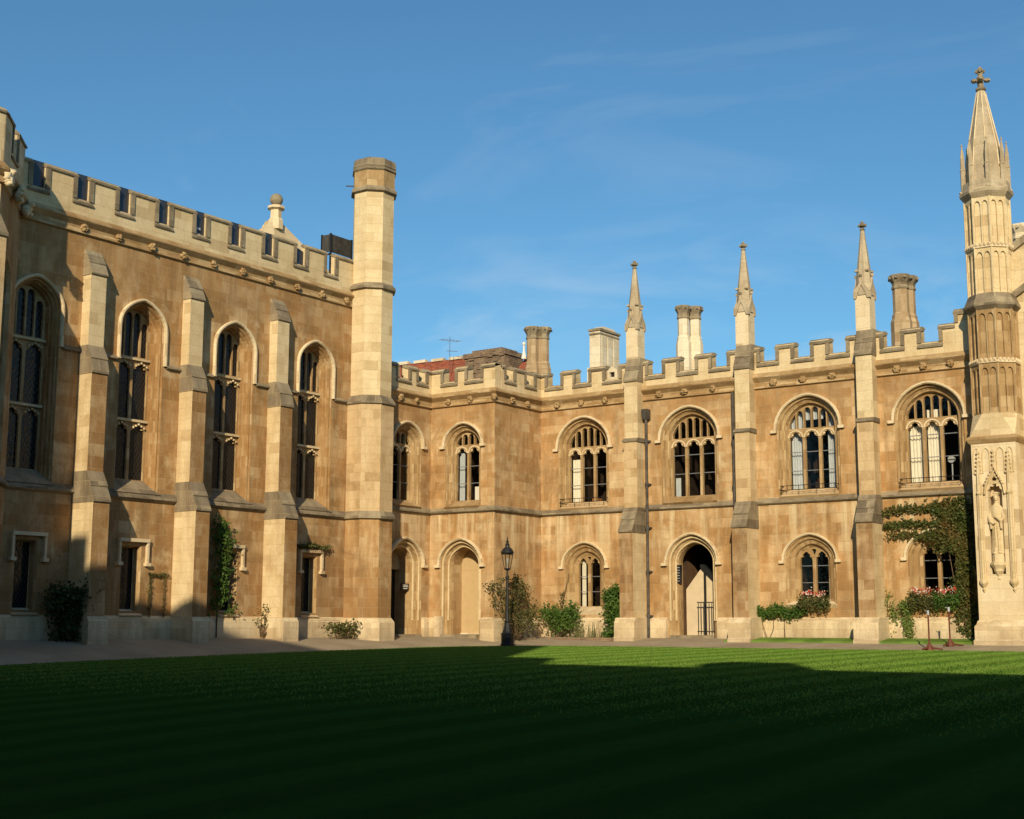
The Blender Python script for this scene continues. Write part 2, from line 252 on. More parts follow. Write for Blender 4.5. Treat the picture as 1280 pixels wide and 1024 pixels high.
# ------------------------------------------------------------------ mesh helpers
ORG = {}
def worg(o): return ORG.get(o.name, Vector((0, 0, 0)))
class Frame:
    """Wall frame: u runs along the wall, z up, d out of the wall; k scales its lengths, for the hall about the camera."""
    def __init__(s, o, ud, nd, k=1.0): s.o = Vector(o); s.u = Vector(ud); s.n = Vector(nd); s.k = k
    def __call__(s, u, z, d=0.0): return s.o + s.u * (u * s.k) + s.n * (d * s.k) + Vector((0, 0, z * s.k))
WORLD = Frame((0, 0, 0), (1, 0, 0), (0, -1, 0))
class MB:
    def __init__(s): s.v = []; s.f = []
    def add(s, vs, fs):
        b = len(s.v); s.v += [Vector(x) for x in vs]; s.f += [tuple(i + b for i in f) for f in fs]; return s
    def quad(s, a, b, c, d): return s.add([a, b, c, d], [(0, 1, 2, 3)])
    def box(s, F, u0, u1, z0, z1, d0, d1):
        P = [F(u, z, d) for d in (d0, d1) for z in (z0, z1) for u in (u0, u1)]
        return s.add(P, [(4, 5, 7, 6), (1, 0, 2, 3), (0, 4, 6, 2), (5, 1, 3, 7), (6, 7, 3, 2), (0, 1, 5, 4)])
    def prism(s, F, outer, holes, d0, d1, back=True, osides=True, hsides=True):
        loops = [outer] + list(holes); pts = [p for l in loops for p in l]
        tris = tessellate_polygon([[Vector((p[0], p[1], 0)) for p in l] for l in loops])
        n = len(pts); V = [F(p[0], p[1], d1) for p in pts]; Fs = []
        for t in tris:
            a, b, c = (Vector(pts[i]) for i in t); cr = (b - a).cross(c - a)
            if abs(cr) < 1e-10: continue
            t = tuple(t) if cr > 0 else (t[0], t[2], t[1]); Fs.append(t)
        s.add(V, Fs)
        if back: s.add([F(p[0], p[1], d0) for p in pts], [(t[0], t[2], t[1]) for t in Fs])
        for li, l in enumerate(loops):
            if (li == 0 and not osides) or (li and not hsides): continue
            A = sum(l[i][0] * l[(i + 1) % len(l)][1] - l[(i + 1) % len(l)][0] * l[i][1] for i in range(len(l)))
            q = l if (A > 0) == (li == 0) else l[::-1]
            m = len(q); s.add([F(p[0], p[1], d1) for p in q] + [F(p[0], p[1], d0) for p in q], [(i + m, (i + 1) % m + m, (i + 1) % m, i) for i in range(m)])
        return s
    def extr(s, F, prof, u0, u1, m0=0.0, m1=0.0, caps=True):
        """profile [(d,z)] listed from bottom to top, run from u0 to u1; m0/m1 mitre the ends by d."""
        n = len(prof); A = [F(u0 + m0 * d, z, d) for d, z in prof]; B = [F(u1 + m1 * d, z, d) for d, z in prof]
        s.add(A + B, [(i, i + n, i + n + 1, i + 1) for i in range(n - 1)] + [(n - 1, 2 * n - 1, n, 0)])
        if caps: s.add(A, [tuple(range(n))]); s.add(B, [tuple(range(n - 1, -1, -1))])
        return s
    def loft(s, F, rings, closed=False):
        """rings: equal-length lists of (u,z,d)"""
        n = len(rings[0]); V = [F(*p) for r in rings for p in r]; fs = []
        for j in range(len(rings) - 1):
            for i in range(n if closed else n - 1):
                k = (i + 1) % n; fs.append((j * n + i, j * n + k, (j + 1) * n + k, (j + 1) * n + i))
        return s.add(V, fs)
    def lathe(s, c, prof, n=8, rot=0.0, sx=1.0, sy=1.0, cap=True):
        """prof [(r,z)] upward"""
        V = []
        for r, z in prof:
            for i in range(n):
                a = rot + 2 * math.pi * i / n; V.append((c[0] + r * sx * math.cos(a), c[1] + r * sy * math.sin(a), c[2] + z))
        fs = [(j * n + i, j * n + (i + 1) % n, (j + 1) * n + (i + 1) % n, (j + 1) * n + i) for j in range(len(prof) - 1) for i in range(n)]
        if cap: fs += [tuple(range(n - 1, -1, -1)), tuple((len(prof) - 1) * n + i for i in range(n))]
        return s.add(V, fs)
    def tube(s, pts, rad, n=6):
        pts = [Vector(p) for p in pts]; rr = rad if isinstance(rad, (list, tuple)) else [rad] * len(pts); V = []; m = len(pts)
        for j, p in enumerate(pts):
            t = (pts[min(j + 1, m - 1)] - pts[max(j - 1, 0)]).normalized()
            a = t.cross(Vector((0.31, 0.2, 0.9))); a = a.normalized() if a.length > 0.05 else t.cross(Vector((1, 0, 0))).normalized(); b = t.cross(a)
            for i in range(n): w = 2 * math.pi * i / n; V.append(p + (a * math.cos(w) + b * math.sin(w)) * rr[j])
        fs = [(j * n + i, j * n + (i + 1) % n, (j + 1) * n + (i + 1) % n, (j + 1) * n + i) for j in range(m - 1) for i in range(n)]
        return s.add(V, fs + [tuple(range(n - 1, -1, -1)), tuple((m - 1) * n + i for i in range(n))])
    def ball(s, c, r, n=10, m=7, sq=(1, 1, 1), rough=0.0):
        V = []; seed = Vector(c) * 3.1
        for j in range(1, m):
            for i in range(n):
                th = math.pi * j / m; ph = 2 * math.pi * i / n; d = Vector((math.sin(th) * math.cos(ph), math.sin(th) * math.sin(ph), math.cos(th)))
                q = 1 + rough * noise.noise(d * 2.6 + seed); V.append((c[0] + d.x * r * sq[0] * q, c[1] + d.y * r * sq[1] * q, c[2] + d.z * r * sq[2] * q))
        b = len(V); V += [(c[0], c[1], c[2] + r * sq[2]), (c[0], c[1], c[2] - r * sq[2])]
        fs = [(j * n + i, (j + 1) * n + i, (j + 1) * n + (i + 1) % n, j * n + (i + 1) % n) for j in range(m - 2) for i in range(n)]
        fs += [(b, i, (i + 1) % n) for i in range(n)] + [(b + 1, (m - 2) * n + (i + 1) % n, (m - 2) * n + i) for i in range(n)]
        return s.add(V, fs)
    def leaves(s, c, n, size, nrm=None, spread=1.0):
        for _ in range(n):
            p = c(); d = Vector((random.gauss(0, 1), random.gauss(0, 1), random.gauss(0, 1)))
            if nrm is not None: d = d * spread + Vector(nrm)
            d.normalize(); a = d.orthogonal().normalized(); a.rotate(Matrix.Rotation(random.random() * 6.28, 3, d)); b = d.cross(a); z = size * random.uniform(0.6, 1.35)
            s.add([p - a * z * 0.5, p + b * z * 0.32 + d * z * 0.1, p + a * z * 0.55, p - b * z * 0.32 + d * z * 0.1], [(0, 1, 2, 3)])
        return s
    def build(s, name, mat, parent=None, org=None, smooth=False, **props):
        if org is None: org = worg(parent) if parent else Vector((0, 0, 0))
        org = Vector(org); me = bpy.data.meshes.new(name); me.from_pydata([v - org for v in s.v], [], s.f); me.validate()
        me.materials.append(mat); o = bpy.data.objects.new(name, me); COL.objects.link(o); ORG[o.name] = org
        if parent: o.parent = parent; o.location = org - worg(parent)
        else: o.location = org
        if smooth:
            for p in me.polygons: p.use_smooth = True
        for k_, v_ in props.items(): o[k_] = v_
        return o
def thing(name, loc, label, cat, group=None):
    o = bpy.data.objects.new(name, None); o.empty_display_size = 0.3; COL.objects.link(o); o.location = loc; ORG[o.name] = Vector(loc)
    o['label'] = label; o['category'] = cat
    if group: o['group'] = group
    return o
def two_tone(o, F, mat):
    o.data.materials.append(mat)
    for p in o.data.polygons:
        if p.normal.dot(F.n) > 0.9: p.material_index = 1
    return o
def tag(o, label, cat, group=None):
    o['label'] = label; o['category'] = cat
    if group: o['group'] = group
    return o
def struct(o, kind='structure'): o['kind'] = kind; return o
def copy_tree(o, shift, parent=None):
    c = o.copy(); COL.objects.link(c); ORG[c.name] = worg(o) + Vector(shift)
    if parent: c.parent = parent
    if o.parent is None or parent is o.parent or parent is None: c.location = Vector(o.location) + Vector(shift)
    for ch in list(o.children): copy_child(ch, c)
    return c
def copy_child(o, p):
    c = o.copy(); COL.objects.link(c); c.parent = p; ORG[c.name] = worg(o)
    for ch in list(o.children): copy_child(ch, c)

def arch(cx, half, zs, rise, n=18, p=1.65, q=2.1):
    out = []
    for i in range(n + 1):
        t = -math.pi / 2 + math.pi * i / n; sx = math.sin(t)
        out.append((cx + half * math.copysign(abs(sx) ** (2 / p), sx), zs + rise * max(0.0, math.cos(t)) ** (2 / q)))
    return out
def opening(cx, half, z0, zs, rise, **kw): return [(cx - half, z0)] + arch(cx, half, zs, rise, **kw) + [(cx + half, z0)]
def aheight(x, cx, half, zs, rise, p, q):
    t = min(1.0, abs(x - cx) / half); return zs + rise * (1 - t ** p) ** (1 / q)
def outl(cx, half, z0, zs, rise, inset, d, p, q):
    return [(x, z, d) for x, z in opening(cx, half - inset, z0, zs, rise - inset * 0.95, p=p, q=q)]

def hood(F, cx, half, zs, rise, p, q, w=0.1, proj=0.1, stops=True, drop=0.0):
    m = MB(); rings = []
    for off, d in ((0.0, 0.0), (0.0, proj * 0.7), (w * 0.35, proj), (w * 0.8, proj), (w, proj * 0.25), (w, 0.0)):
        a = arch(cx, half + off, zs, rise + off, p=p, q=q)
        if drop: a = [(cx - half - off, zs - drop)] + a + [(cx + half + off, zs - drop)]
        rings.append([(x, z, d) for x, z in a])
    m.loft(F, rings)
    for sg in (-1, 1):
        u = cx + sg * (half + w * 0.5)
        if stops: m.box(F, min(u - w * 0.6, u + sg * w * 1.5), max(u + w * 0.6, u + sg * w * 1.5), zs - drop - 0.09, zs - drop, -0.01, proj * 1.05)
        else: m.box(F, u - w * 0.5, u + w * 0.5, zs - drop - 0.02, zs - drop, -0.01, proj)
    return m
def sillbox(F, u0, u1, z0, z1, depth, proj, splay=0.0):
    """weathered sill: from the glass line (z1 at depth) sloping down to z0 at proj"""
    m = MB(); A = [F(u0, z1, -depth), F(u1, z1, -depth), F(u1 + splay, z0, proj), F(u0 - splay, z0, proj), F(u1 + splay, z0 - 0.1, 0), F(u0 - splay, z0 - 0.1, 0), F(u1 + splay, z0, 0), F(u0 - splay, z0, 0), F(u0, z0, -depth), F(u1, z0, -depth)]
    m.add(A, [(3, 2, 1, 0), (5, 4, 2, 3), (2, 6, 1), (0, 7, 3), (6, 9, 1), (8, 7, 0), (4, 6, 2), (7, 5, 3)]); return m
def lighthole(uL, uR, z0, zs, rise, n=6): 
    return [(uL, z0)] + [((uL + uR) / 2 + (uR - uL) / 2 * math.sin(t), zs + rise * max(0, math.cos(t)) ** 0.9) for t in [-math.pi / 2 + math.pi * i / n for i in range(n + 1)]] + [(uR, z0)]
def cusped(uL, uR, z0, zs, rise):
    """light with a trefoil-cusped head"""
    c = (uL + uR) / 2; h = (uR - uL) / 2
    return [(uL, z0), (uL, zs), (uL + 0.12 * h, zs + 0.34 * rise), (uL + 0.42 * h, zs + 0.38 * rise), (uL + 0.38 * h, zs + 0.62 * rise), (c - 0.25 * h, zs + 0.88 * rise), (c, zs + rise),
            (c + 0.25 * h, zs + 0.88 * rise), (uR - 0.38 * h, zs + 0.62 * rise), (uR - 0.42 * h, zs + 0.38 * rise), (uR - 0.12 * h, zs + 0.34 * rise), (uR, zs), (uR, z0)]
def room(F, u0, u1, z0, z1, d0, depth):
    m = MB(); P = lambda u, z, d: F(u, z, d); a, b = d0, d0 - depth
    m.quad(P(u0, z0, b), P(u1, z0, b), P(u1, z1, b), P(u0, z1, b)); m.quad(P(u0, z0, a), P(u0, z0, b), P(u0, z1, b), P(u0, z1, a)); m.quad(P(u1, z0, b), P(u1, z0, a), P(u1, z1, a), P(u1, z1, b))
    m.quad(P(u0, z1, b), P(u1, z1, b), P(u1, z1, a), P(u0, z1, a)); m.quad(P(u0, z0, a), P(u1, z0, a), P(u1, z0, b), P(u0, z0, b)); return m

def boss(m, F, u, z, r=0.11):
    c = F(u, z, 0.1)
    for k in range(6):
        a = k * 1.05; o = F.u * (math.cos(a) * r * 0.5) + Vector((0, 0, math.sin(a) * r * 0.5)) + F.n * random.uniform(0.0, 0.06)
        m.ball(c + o - F.n * 0.04, r * 0.42, 6, 5, (1.1, 1.1, 0.9), rough=1.0)
    m.ball(c - F.n * 0.02, r * 0.55, 7, 5, rough=0.9)

def parapet(F, u0, u1, zb, zt, zbase, crenels, par, mat, dfront=0.03, thick=0.32, band=0.1):
    """crenellated parapet: crenels = [(c0,c1)] openings between u0 and u1"""
    out = [(u0, zbase), (u1, zbase)]; cs = sorted(crenels)
    top = [(u1, zt)]
    for c0, c1 in reversed(cs): top += [(c1, zt), (c1, zb), (c0, zb), (c0, zt)]
    top += [(u0, zt)]
    MB().prism(F, out + top, [], dfront - thick, dfront).build('parapet', mat, par)
    m = MB(); e = 0.045
    mer = []; a = u0
    for c0, c1 in cs: mer.append((a, c0)); a = c1
    mer.append((a, u1))
    h = 0.12
    for i, (a, b) in enumerate(mer):
        if b - a > 0.06:
            m.extr(F, [(dfront - thick - 0.04, zt + 0.0), (dfront + e, zt - h), (dfront + e + 0.012, zt - h + 0.05), (dfront - 0.08, zt + 0.05), (dfront - thick + 0.05, zt + 0.05)], a - (0.03 if i else 0), b + (0.03 if i < len(mer) - 1 else 0))
            for s_, (x0, x1) in ((i > 0, (a - 0.012, a + band)), (i < len(mer) - 1, (b - band, b + 0.012))):
                if s_ and b - a > band * 1.2: m.box(F, x0, x1, zb, zt - h - 0.001, dfront - 0.02, dfront + e - 0.006)
    for c0, c1 in cs:
        m.extr(F, [(dfront - thick - 0.04, zb - 0.02), (dfront - 0.01, zb - h - 0.03), (dfront + e, zb - h - 0.03), (dfront + e + 0.015, zb - h + 0.02), (dfront - 0.05, zb + 0.03), (dfront - thick + 0.02, zb + 0.03)], c0 - band, c1 + band)
    m.build('coping', S_GRY, par)

def stringcourse(par, name, F, u0, u1, zl, zh, pr, mat, m0=0, m1=0):
    return MB().extr(F, [(0, zl), (pr * 0.55, zl + 0.02), (pr, zl + 0.25 * (zh - zl)), (pr, zl + 0.5 * (zh - zl)), (0, zh)], u0, u1, m0, m1).build(name, mat, par)
def cornice(par, F, u0, u1, zl, zh, bosses, mat, m0=0, m1=0):
    h = zh - zl
    MB().extr(F, [(0, zl), (0.055, zl + 0.01), (0.075, zl + 0.05 * h), (0.06, zl + 0.15 * h), (0.03, zl + 0.28 * h), (0.035, zl + 0.42 * h), (0.14, zl + 0.62 * h), (0.17, zl + 0.68 * h), (0.17, zl + 0.76 * h), (0.034, zh)], u0, u1, m0, m1).build('cornice', mat, par)
    for b in bosses:
        m = MB(); boss(m, F, b, zl + 0.33 * h, 0.13 / F.k * F.k); m.build('carved_boss', S_TAN, par, smooth=True)

# ------------------------------------------------------------------ ground, path, lawn
XL, YR = -29.70, 38.877          # hall wall plane, court range wall plane
X1, Y2, X3 = -29.33, 36.20, -26.66
def sdf(X, Y):
    r = 4; a = max(-27 + r - X, 0); b = max(Y - (36.4 - r), 0)
    return math.hypot(a, b) - r if a > 0 and b > 0 else max(-27 - X, Y - 36.4)
def lawn_z(X, Y):
    y = min(Y, 36.4); return -0.25 - 0.0105 * (36.4 - y) - 0.5 * max(0.0, 1 - max(y, -1) / 36) ** 3
def ground_z(X, Y):
    t = min(max(sdf(X, Y) / 2.4, 0), 1); return lawn_z(X, Y) * (1 - t) + 0.02 * t
def frange(a, b, s):
    n = max(1, round((b - a) / s)); return [a + (b - a) * i / n for i in range(n + 1)]
def sheet(xs, ys, zf):
    m = MB(); nx = len(xs); m.v = [Vector((x, y, zf(x, y))) for y in ys for x in xs]
    m.f = [(j * nx + i, j * nx + i + 1, (j + 1) * nx + i + 1, (j + 1) * nx + i) for j in range(len(ys) - 1) for i in range(nx - 1)]; return m
struct(sheet([-900, -60, -30.9, -30.5, 30, 900], [-900, -30, 0, 40.0, 40.4, 60, 900], lambda x, y: -0.06 if (y > 40.2 or x < -30.7) else -1.7).build('ground', M_PATH))
struct(sheet(frange(-31, 14, 0.45), frange(-1.4, 40.2, 0.45), lambda x, y: ground_z(x, y) - (0.03 if sdf(x, y) < 0.3 else 0)).build('path', M_PATH, smooth=True))
def lawn_mesh():
    m = MB(); idx = {}
    def vert(x, y, dz):
        k = (round(x, 3), round(y, 3), dz)
        if k not in idx: idx[k] = len(m.v); m.v.append(Vector((x, y, lawn_z(x, y) + dz)))
        return idx[k]
    ys = frange(-1.2, 36.4, 0.6)
    def xedge(y):
        b = max(y - 32.4, 0); return -23 - math.sqrt(max(0, 16 - b * b)) if b > 0 else -27.0
    N = 40
    for a, b in zip(ys, ys[1:]):
        ra = [xedge(a) + (13.0 - xedge(a)) * i / N for i in range(N + 1)]; rb = [xedge(b) + (13.0 - xedge(b)) * i / N for i in range(N + 1)]
        for i in range(N): m.f.append((vert(ra[i], a, 0.012), vert(ra[i + 1], a, 0.012), vert(rb[i + 1], b, 0.012), vert(rb[i], b, 0.012)))
        m.f.append((vert(ra[0], a, -0.05), vert(ra[0], a, 0.012), vert(rb[0], b, 0.012), vert(rb[0], b, -0.05)))
    top = frange(-23, 13, 0.6)
    for p, q in zip(top, top[1:]): m.f.append((vert(p, 36.4, 0.012), vert(q, 36.4, 0.012), vert(q, 36.4, -0.05), vert(p, 36.4, -0.05)))
    return m
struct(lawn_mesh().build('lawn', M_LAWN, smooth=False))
def verge():
    m = MB(); xs = frange(-19.4, -12.0, 0.4)
    for a, b in zip(xs, xs[1:]):
        m.extr(Frame((0, YR, 0), (1, 0, 0), (0, -1, 0)), [(0.25, 0.015), (0.95, ground_z(a, YR - 0.95) - 0.02), (0.93, ground_z(a, YR - 0.9) + 0.05), (0.25, 0.06)], a, b)
    return m
struct(verge().build('grass_verge', M_LAWN))

def ledge(F, par, u0, u1, z0, z1, d, mat=None, m0=0, m1=0):
    MB().extr(F, [(0.0, z0), (d, z0), (d, z1 - 0.12), (d - 0.015, z1 - 0.10), (d - 0.015, z1 - 0.06), (d - 0.07, z1), (0.0, z1 + 0.03)], u0, u1, m0, m1).build('plinth', mat or S_PLI, par)

# ------------------------------------------------------------------ hall range (left), scaled down about the camera
FL = Frame((XL, 0, 0.042), (0, 1, 0), (1, 0, 0), 0.9)
hall = thing('hall_range', (XL, 26.0, 0.04), 'tall buttressed stone range along the left with deep pointed windows and battlements', 'building')
LW = [23.11, 26.87, 30.62, 34.37]          # window centres
LB = [24.92, 28.66, 32.42]                 # buttress centres
PQ = dict(p=1.42, q=2.15)
holes = [opening(c, 0.82, 4.30, 9.22, 0.82, **PQ) for c in LW]
lows = [(c, 0.36, 0.78, 2.70) for c in (23.25, 26.82, 30.66, 34.30)]
holes += [[(c - h, a), (c - h, b), (c + h, b), (c + h, a)] for c, h, a, b in lows]
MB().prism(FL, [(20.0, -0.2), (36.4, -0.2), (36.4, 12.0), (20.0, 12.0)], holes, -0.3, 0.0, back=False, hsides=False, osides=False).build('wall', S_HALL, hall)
stringcourse(hall, 'string_course', FL, 20, 36.0, 4.02, 4.30, 0.12, S_GRY)
cornice(hall, FL, 20, 36.25, 11.60, 12.16, [24.55, 25.78, 27.03, 28.28, 29.53, 30.78, 32.03, 33.28, 34.53, 35.78], S_TAN)
parapet(FL, 20, 36.2, 12.62, 13.36, 12.0, [(22.75 + 1.501 * i - 0.02, 22.75 + 1.501 * i + 0.44) for i in range(9)], hall, S_CRM, thick=0.2, band=0.13)
ledge(FL, hall, 20, 36.2, -0.3, 0.62, 0.13)
for c in LW:                               # windows
    big = MB(); st = [(0.0, 0.0), (0.03, -0.05), (0.07, -0.05), (0.09, -0.13), (0.13, -0.18), (0.14, -0.27), (0.165, -0.29), (0.18, -0.44)]
    big.loft(FL, [[(x, z, d) for x, z, d in outl(c, 0.82, 4.30, 9.22, 0.82, i, d, **PQ)] for i, d in st])
    win = big.build('window', S_JAMB, hall, org=FL(c, 4.3, 0))
    sillbox(FL, c - 0.63, c + 0.63, 4.24, 4.66, 0.44, 0.1, 0.24).build('sill', S_GRY, win)
    zs, rs = 9.22, 0.64
    ho = []
    for z0, z1 in ((4.68, 6.40), (6.52, 8.26)):
        for sg in (-1, 1):
            a, b = sorted((c + sg * 0.05, c + sg * 0.59)); ho.append(cusped(a, b, z0, z1 - 0.30, 0.27))
    for i in range(4):
        a = c - 0.59 + i * 0.297 + (0.01 if i > 1 else 0); b = a + 0.245; zt_ = min(aheight(x, c, 0.62, zs, rs, **PQ) for x in (a, b)) - 0.05
        ho.append(lighthole(a, b, 8.42, zt_ - 0.10, 0.17))
    MB().prism(FL, opening(c, 0.645, 4.60, 9.22, 0.655, **PQ), ho, -0.56, -0.43).build('tracery', S_TAN, win)
    for z in (6.46, 8.34):
        m = MB(); m.box(FL, c - 0.64, c + 0.64, z - 0.035, z + 0.035, -0.45, -0.35)
        for u in (c - 0.32, c + 0.32):
            for k in range(5): a = -0.2 + 0.1 * k; m.ball(FL(u + a, z - 0.10 - 0.1 * (abs(a) / 0.2), -0.38), 0.036, 6, 4, rough=0.3)
        m.build('transom', S_CRM, win)
    m = MB(); m.quad(FL(c - 0.66, 4.5, -0.50), FL(c + 0.66, 4.5, -0.50), FL(c + 0.66, 9.9, -0.50), FL(c - 0.66, 9.9, -0.50)); m.build('leaded_pane', M_LGLASS, win)
    hood(FL, c, 0.82, 9.22, 0.82, w=0.1, proj=0.1, stops=False, drop=1.02, **PQ).build('hood_mould', S_PAL, win)
for c0, c1 in ((20, 22.0), (24.05, 24.68), (25.15, 25.93), (27.81, 28.42), (28.9, 29.68), (31.56, 32.18), (32.66, 33.43), (35.31, 35.95)):
    stringcourse(hall, 'impost_string', FL, c0, c1, 8.10, 8.26, 0.10, S_GRY)
for (c, h, a, b) in lows:                  # ground floor slit windows under square label moulds
    w = MB().loft(FL, [[(c - h + i, a, d), (c - h + i, b - i, d), (c + h - i, b - i, d), (c + h - i, a, d)] for i, d in ((0, 0), (0.04, -0.06), (0.04, -0.28), (0.07, -0.30))]).build('window', S_TAN, hall, org=FL(c, a, 0))
    sillbox(FL, c - h, c + h, 0.66, a + 0.06, 0.3, 0.14, 0.05).build('sill', S_PLI, w)
    m = MB(); m.box(FL, c - h - 0.16, c + h + 0.22, b + 0.10, b + 0.2, -0.01, 0.12); m.box(FL, c - h - 0.16, c - h - 0.09, b - 0.5, b + 0.099, -0.01, 0.1); m.box(FL, c + h + 0.15, c + h + 0.22, b - 0.5, b + 0.099, -0.01, 0.1)
    for u in (c - h - 0.12, c + h + 0.19): m.box(FL, u - 0.09, u + 0.09, b - 0.6, b - 0.5, -0.01, 0.13)
    m.build('label_mould', S_PAL, w)
    MB().quad(FL(c - h, a, -0.34), FL(c + h, a, -0.34), FL(c + h, b, -0.34), FL(c - h, b, -0.34)).build('pane', M_LGLASS, w)
    m = MB()
    for i in range(3): m.box(FL, c - h + 0.06, c - h + 0.26, a + 0.2 + i * 0.38, a + 0.54 + i * 0.38, -0.335, -0.325)
    if abs(c - 26.82) < 0.1: m.build('casement_glass', M_BLUEC, w)
def buttL(c, w=0.56):
    m = MB(); a, b = c - w / 2, c + w / 2
    m.extr(FL, [(0, 0.6), (0.95, 0.6), (0.95, 3.78), (0.0, 3.78)], a, b)
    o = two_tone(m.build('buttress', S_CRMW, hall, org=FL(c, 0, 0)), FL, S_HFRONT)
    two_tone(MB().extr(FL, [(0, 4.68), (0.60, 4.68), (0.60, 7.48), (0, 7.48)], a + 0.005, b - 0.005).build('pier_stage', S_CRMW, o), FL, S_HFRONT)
    MB().extr(FL, [(0, 8.32), (0.36, 8.32), (0.36, 10.40), (0, 10.40)], a + 0.01, b - 0.01).build('pier_stage', S_CRM, o)
    MB().extr(FL, [(0, -0.2), (1.07, -0.2), (1.07, 0.5), (1.05, 0.52), (0.99, 0.62), (0, 0.66)], a - 0.06, b + 0.06).build('plinth', S_PLI, o)
    wt = lambda pr: MB().extr(FL, pr, a - 0.012, b + 0.012).build('weathering', S_GRY, o)
    wt([(0, 3.78), (0.98, 3.78), (1.0, 3.80), (1.0, 3.86), (0.80, 4.26), (0.83, 4.25), (0.83, 4.28), (0.60, 4.68), (0, 4.68)])
    wt([(0, 7.48), (0.63, 7.48), (0.65, 7.50), (0.65, 7.56), (0.55, 7.92), (0.57, 7.92), (0.57, 7.95), (0.36, 8.32), (0, 8.32)])
    wt([(0, 10.40), (0.39, 10.40), (0.41, 10.42), (0.41, 10.46), (0.26, 10.78), (0.28, 10.78), (0.28, 10.81), (0.04, 11.18), (0, 11.18)])
for c in LB: buttL(c)
# leaded roof edge seen through the crenels, closing the hall behind its parapet
for i in range(8):
    c = 22.95 + 1.501 * i
    a_, b_ = (c - 0.75, c + 0.745) if i < 7 else (c - 0.75, c + 0.4)
    MB().prism(FL, [(a_, 12.3), (b_, 12.3), (b_, 13.42 if i < 7 else 13.1), (a_, 13.40)], [], -0.13, -0.07).build('glazed_panel', M_DARK, hall)
MB().extr(FL, [(-0.6, 11.9), (-0.6, 12.3), (-4.5, 13.1), (-9, 12.3), (-9, -0.2), (-8.7, -0.2), (-8.7, 11.9)], 12, 36.4).build('roof', M_SLATE, hall)
# gable with ball finial on the ridge behind the parapet
gb = thing('gable_finial', FL(33.45, 12.4, -0.9), 'pale stone gable peak topped by a round ball behind the hall battlements', 'finial')
m = MB(); m.add([FL(33.0, 12.2, -0.7), FL(37.2, 12.2, -0.7), FL(33.55, 14.25, -0.95), FL(33.1, 14.3, -0.95), FL(30.5, 12.2, -1.3), FL(33.05, 12.2, -3.2), FL(37.2, 12.2, -3.2), FL(33.5, 14.3, -1.3), FL(33.05, 14.3, -1.3)],
      [(0, 1, 2, 3), (4, 0, 3), (1, 6, 7, 2), (6, 5, 8, 7), (5, 4, 3, 8), (2, 7, 8, 3)]); m.build('gable_coping', S_PAL, gb)
c = FL(33.3, 0, -1.05)
MB().lathe((c.x, c.y, FL(0, 14.0, 0).z), [(0.24, 0), (0.24, 0.3), (0.19, 0.36), (0.18, 0.62), (0.28, 0.67), (0.28, 0.74), (0.2, 0.78)], 8, R(22.5)).build('pedestal', S_PAL, gb)
MB().ball((c.x, c.y, FL(0, 14.0, 0).z + 0.97), 0.205, 18, 12).build('ball', S_GRY, gb, smooth=True)
# belvedere cage beside the turret
cg = thing('roof_cage', FL(36.0, 12.6, -0.9), 'small dark boarded cage on the hall roof beside the turret', 'roof cage')
m = MB()
for u, d in ((35.74, -0.72), (35.74, -1.15), (36.85, -0.72)): m.box(FL, u - 0.03, u + 0.03, 12.3, 14.4, d - 0.03, d + 0.03)
for z in (13.62, 13.2): m.box(FL, 35.74, 36.85, z - 0.02, z + 0.02, -0.73, -0.70)
m.box(FL, 35.72, 35.76, 13.60, 13.66, -1.15, -0.72); m.build('frame', M_IRON, cg)
m = MB(); m.box(FL, 35.72, 36.84, 13.72, 14.38, -0.78, -0.74); m.box(FL, 35.71, 35.75, 13.72, 14.36, -1.15, -0.79); m.box(FL, 36.45, 36.8, 12.6, 13.69, -0.80, -0.76); m.build('boarding', M_TIMB, cg)
# stair turret
TC = Vector((-29.36, 33.12, 0.042))
def octo(m, prof): return m.lathe(TC, prof, 8, R(22.5))
K9 = 0.9
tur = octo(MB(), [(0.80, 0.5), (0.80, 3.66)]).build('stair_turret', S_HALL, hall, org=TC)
octo(MB(), [(0.795, 3.85), (0.795, 7.28)]).build('turret_stage', S_PIER, tur)
octo(MB(), [(0.70, 7.45), (0.70, 11.0), (0.69, 11.3), (0.69, 14.30)]).build('turret_shaft', S_CRM, tur)
octo(MB(), [(0.93, -0.25), (0.93, 0.42), (0.91, 0.46), (0.82, 0.57)]).build('plinth', S_PLI, tur)
for pr in ([(0.80, 3.60), (0.90, 3.64), (0.90, 3.72), (0.79, 3.88)], [(0.79, 7.24), (0.86, 7.28), (0.86, 7.34), (0.70, 7.56)], [(0.70, 10.98), (0.80, 11.02), (0.80, 11.10), (0.69, 11.22)], [(0.69, 14.22), (0.79, 14.27), (0.79, 14.36), (0.71, 14.44)]):
    octo(MB(), pr).build('string_band', S_GRY, tur)
octo(MB(), [(0.71, 14.42), (0.71, 14.98)]).build('turret_cap', S_TAN, tur)
octo(MB(), [(0.71, 14.96), (0.76, 15.0), (0.76, 15.05), (0.73, 15.08), (0.75, 15.12), (0.73, 15.34), (0.6, 15.42)]).build('coping', S_GRY, tur)
MB().tube([TC + Vector((-0.5, -0.4, 14.6)), TC + Vector((-0.72, -0.58, 14.6))], 0.02).build('spout', M_LEAD, tur)
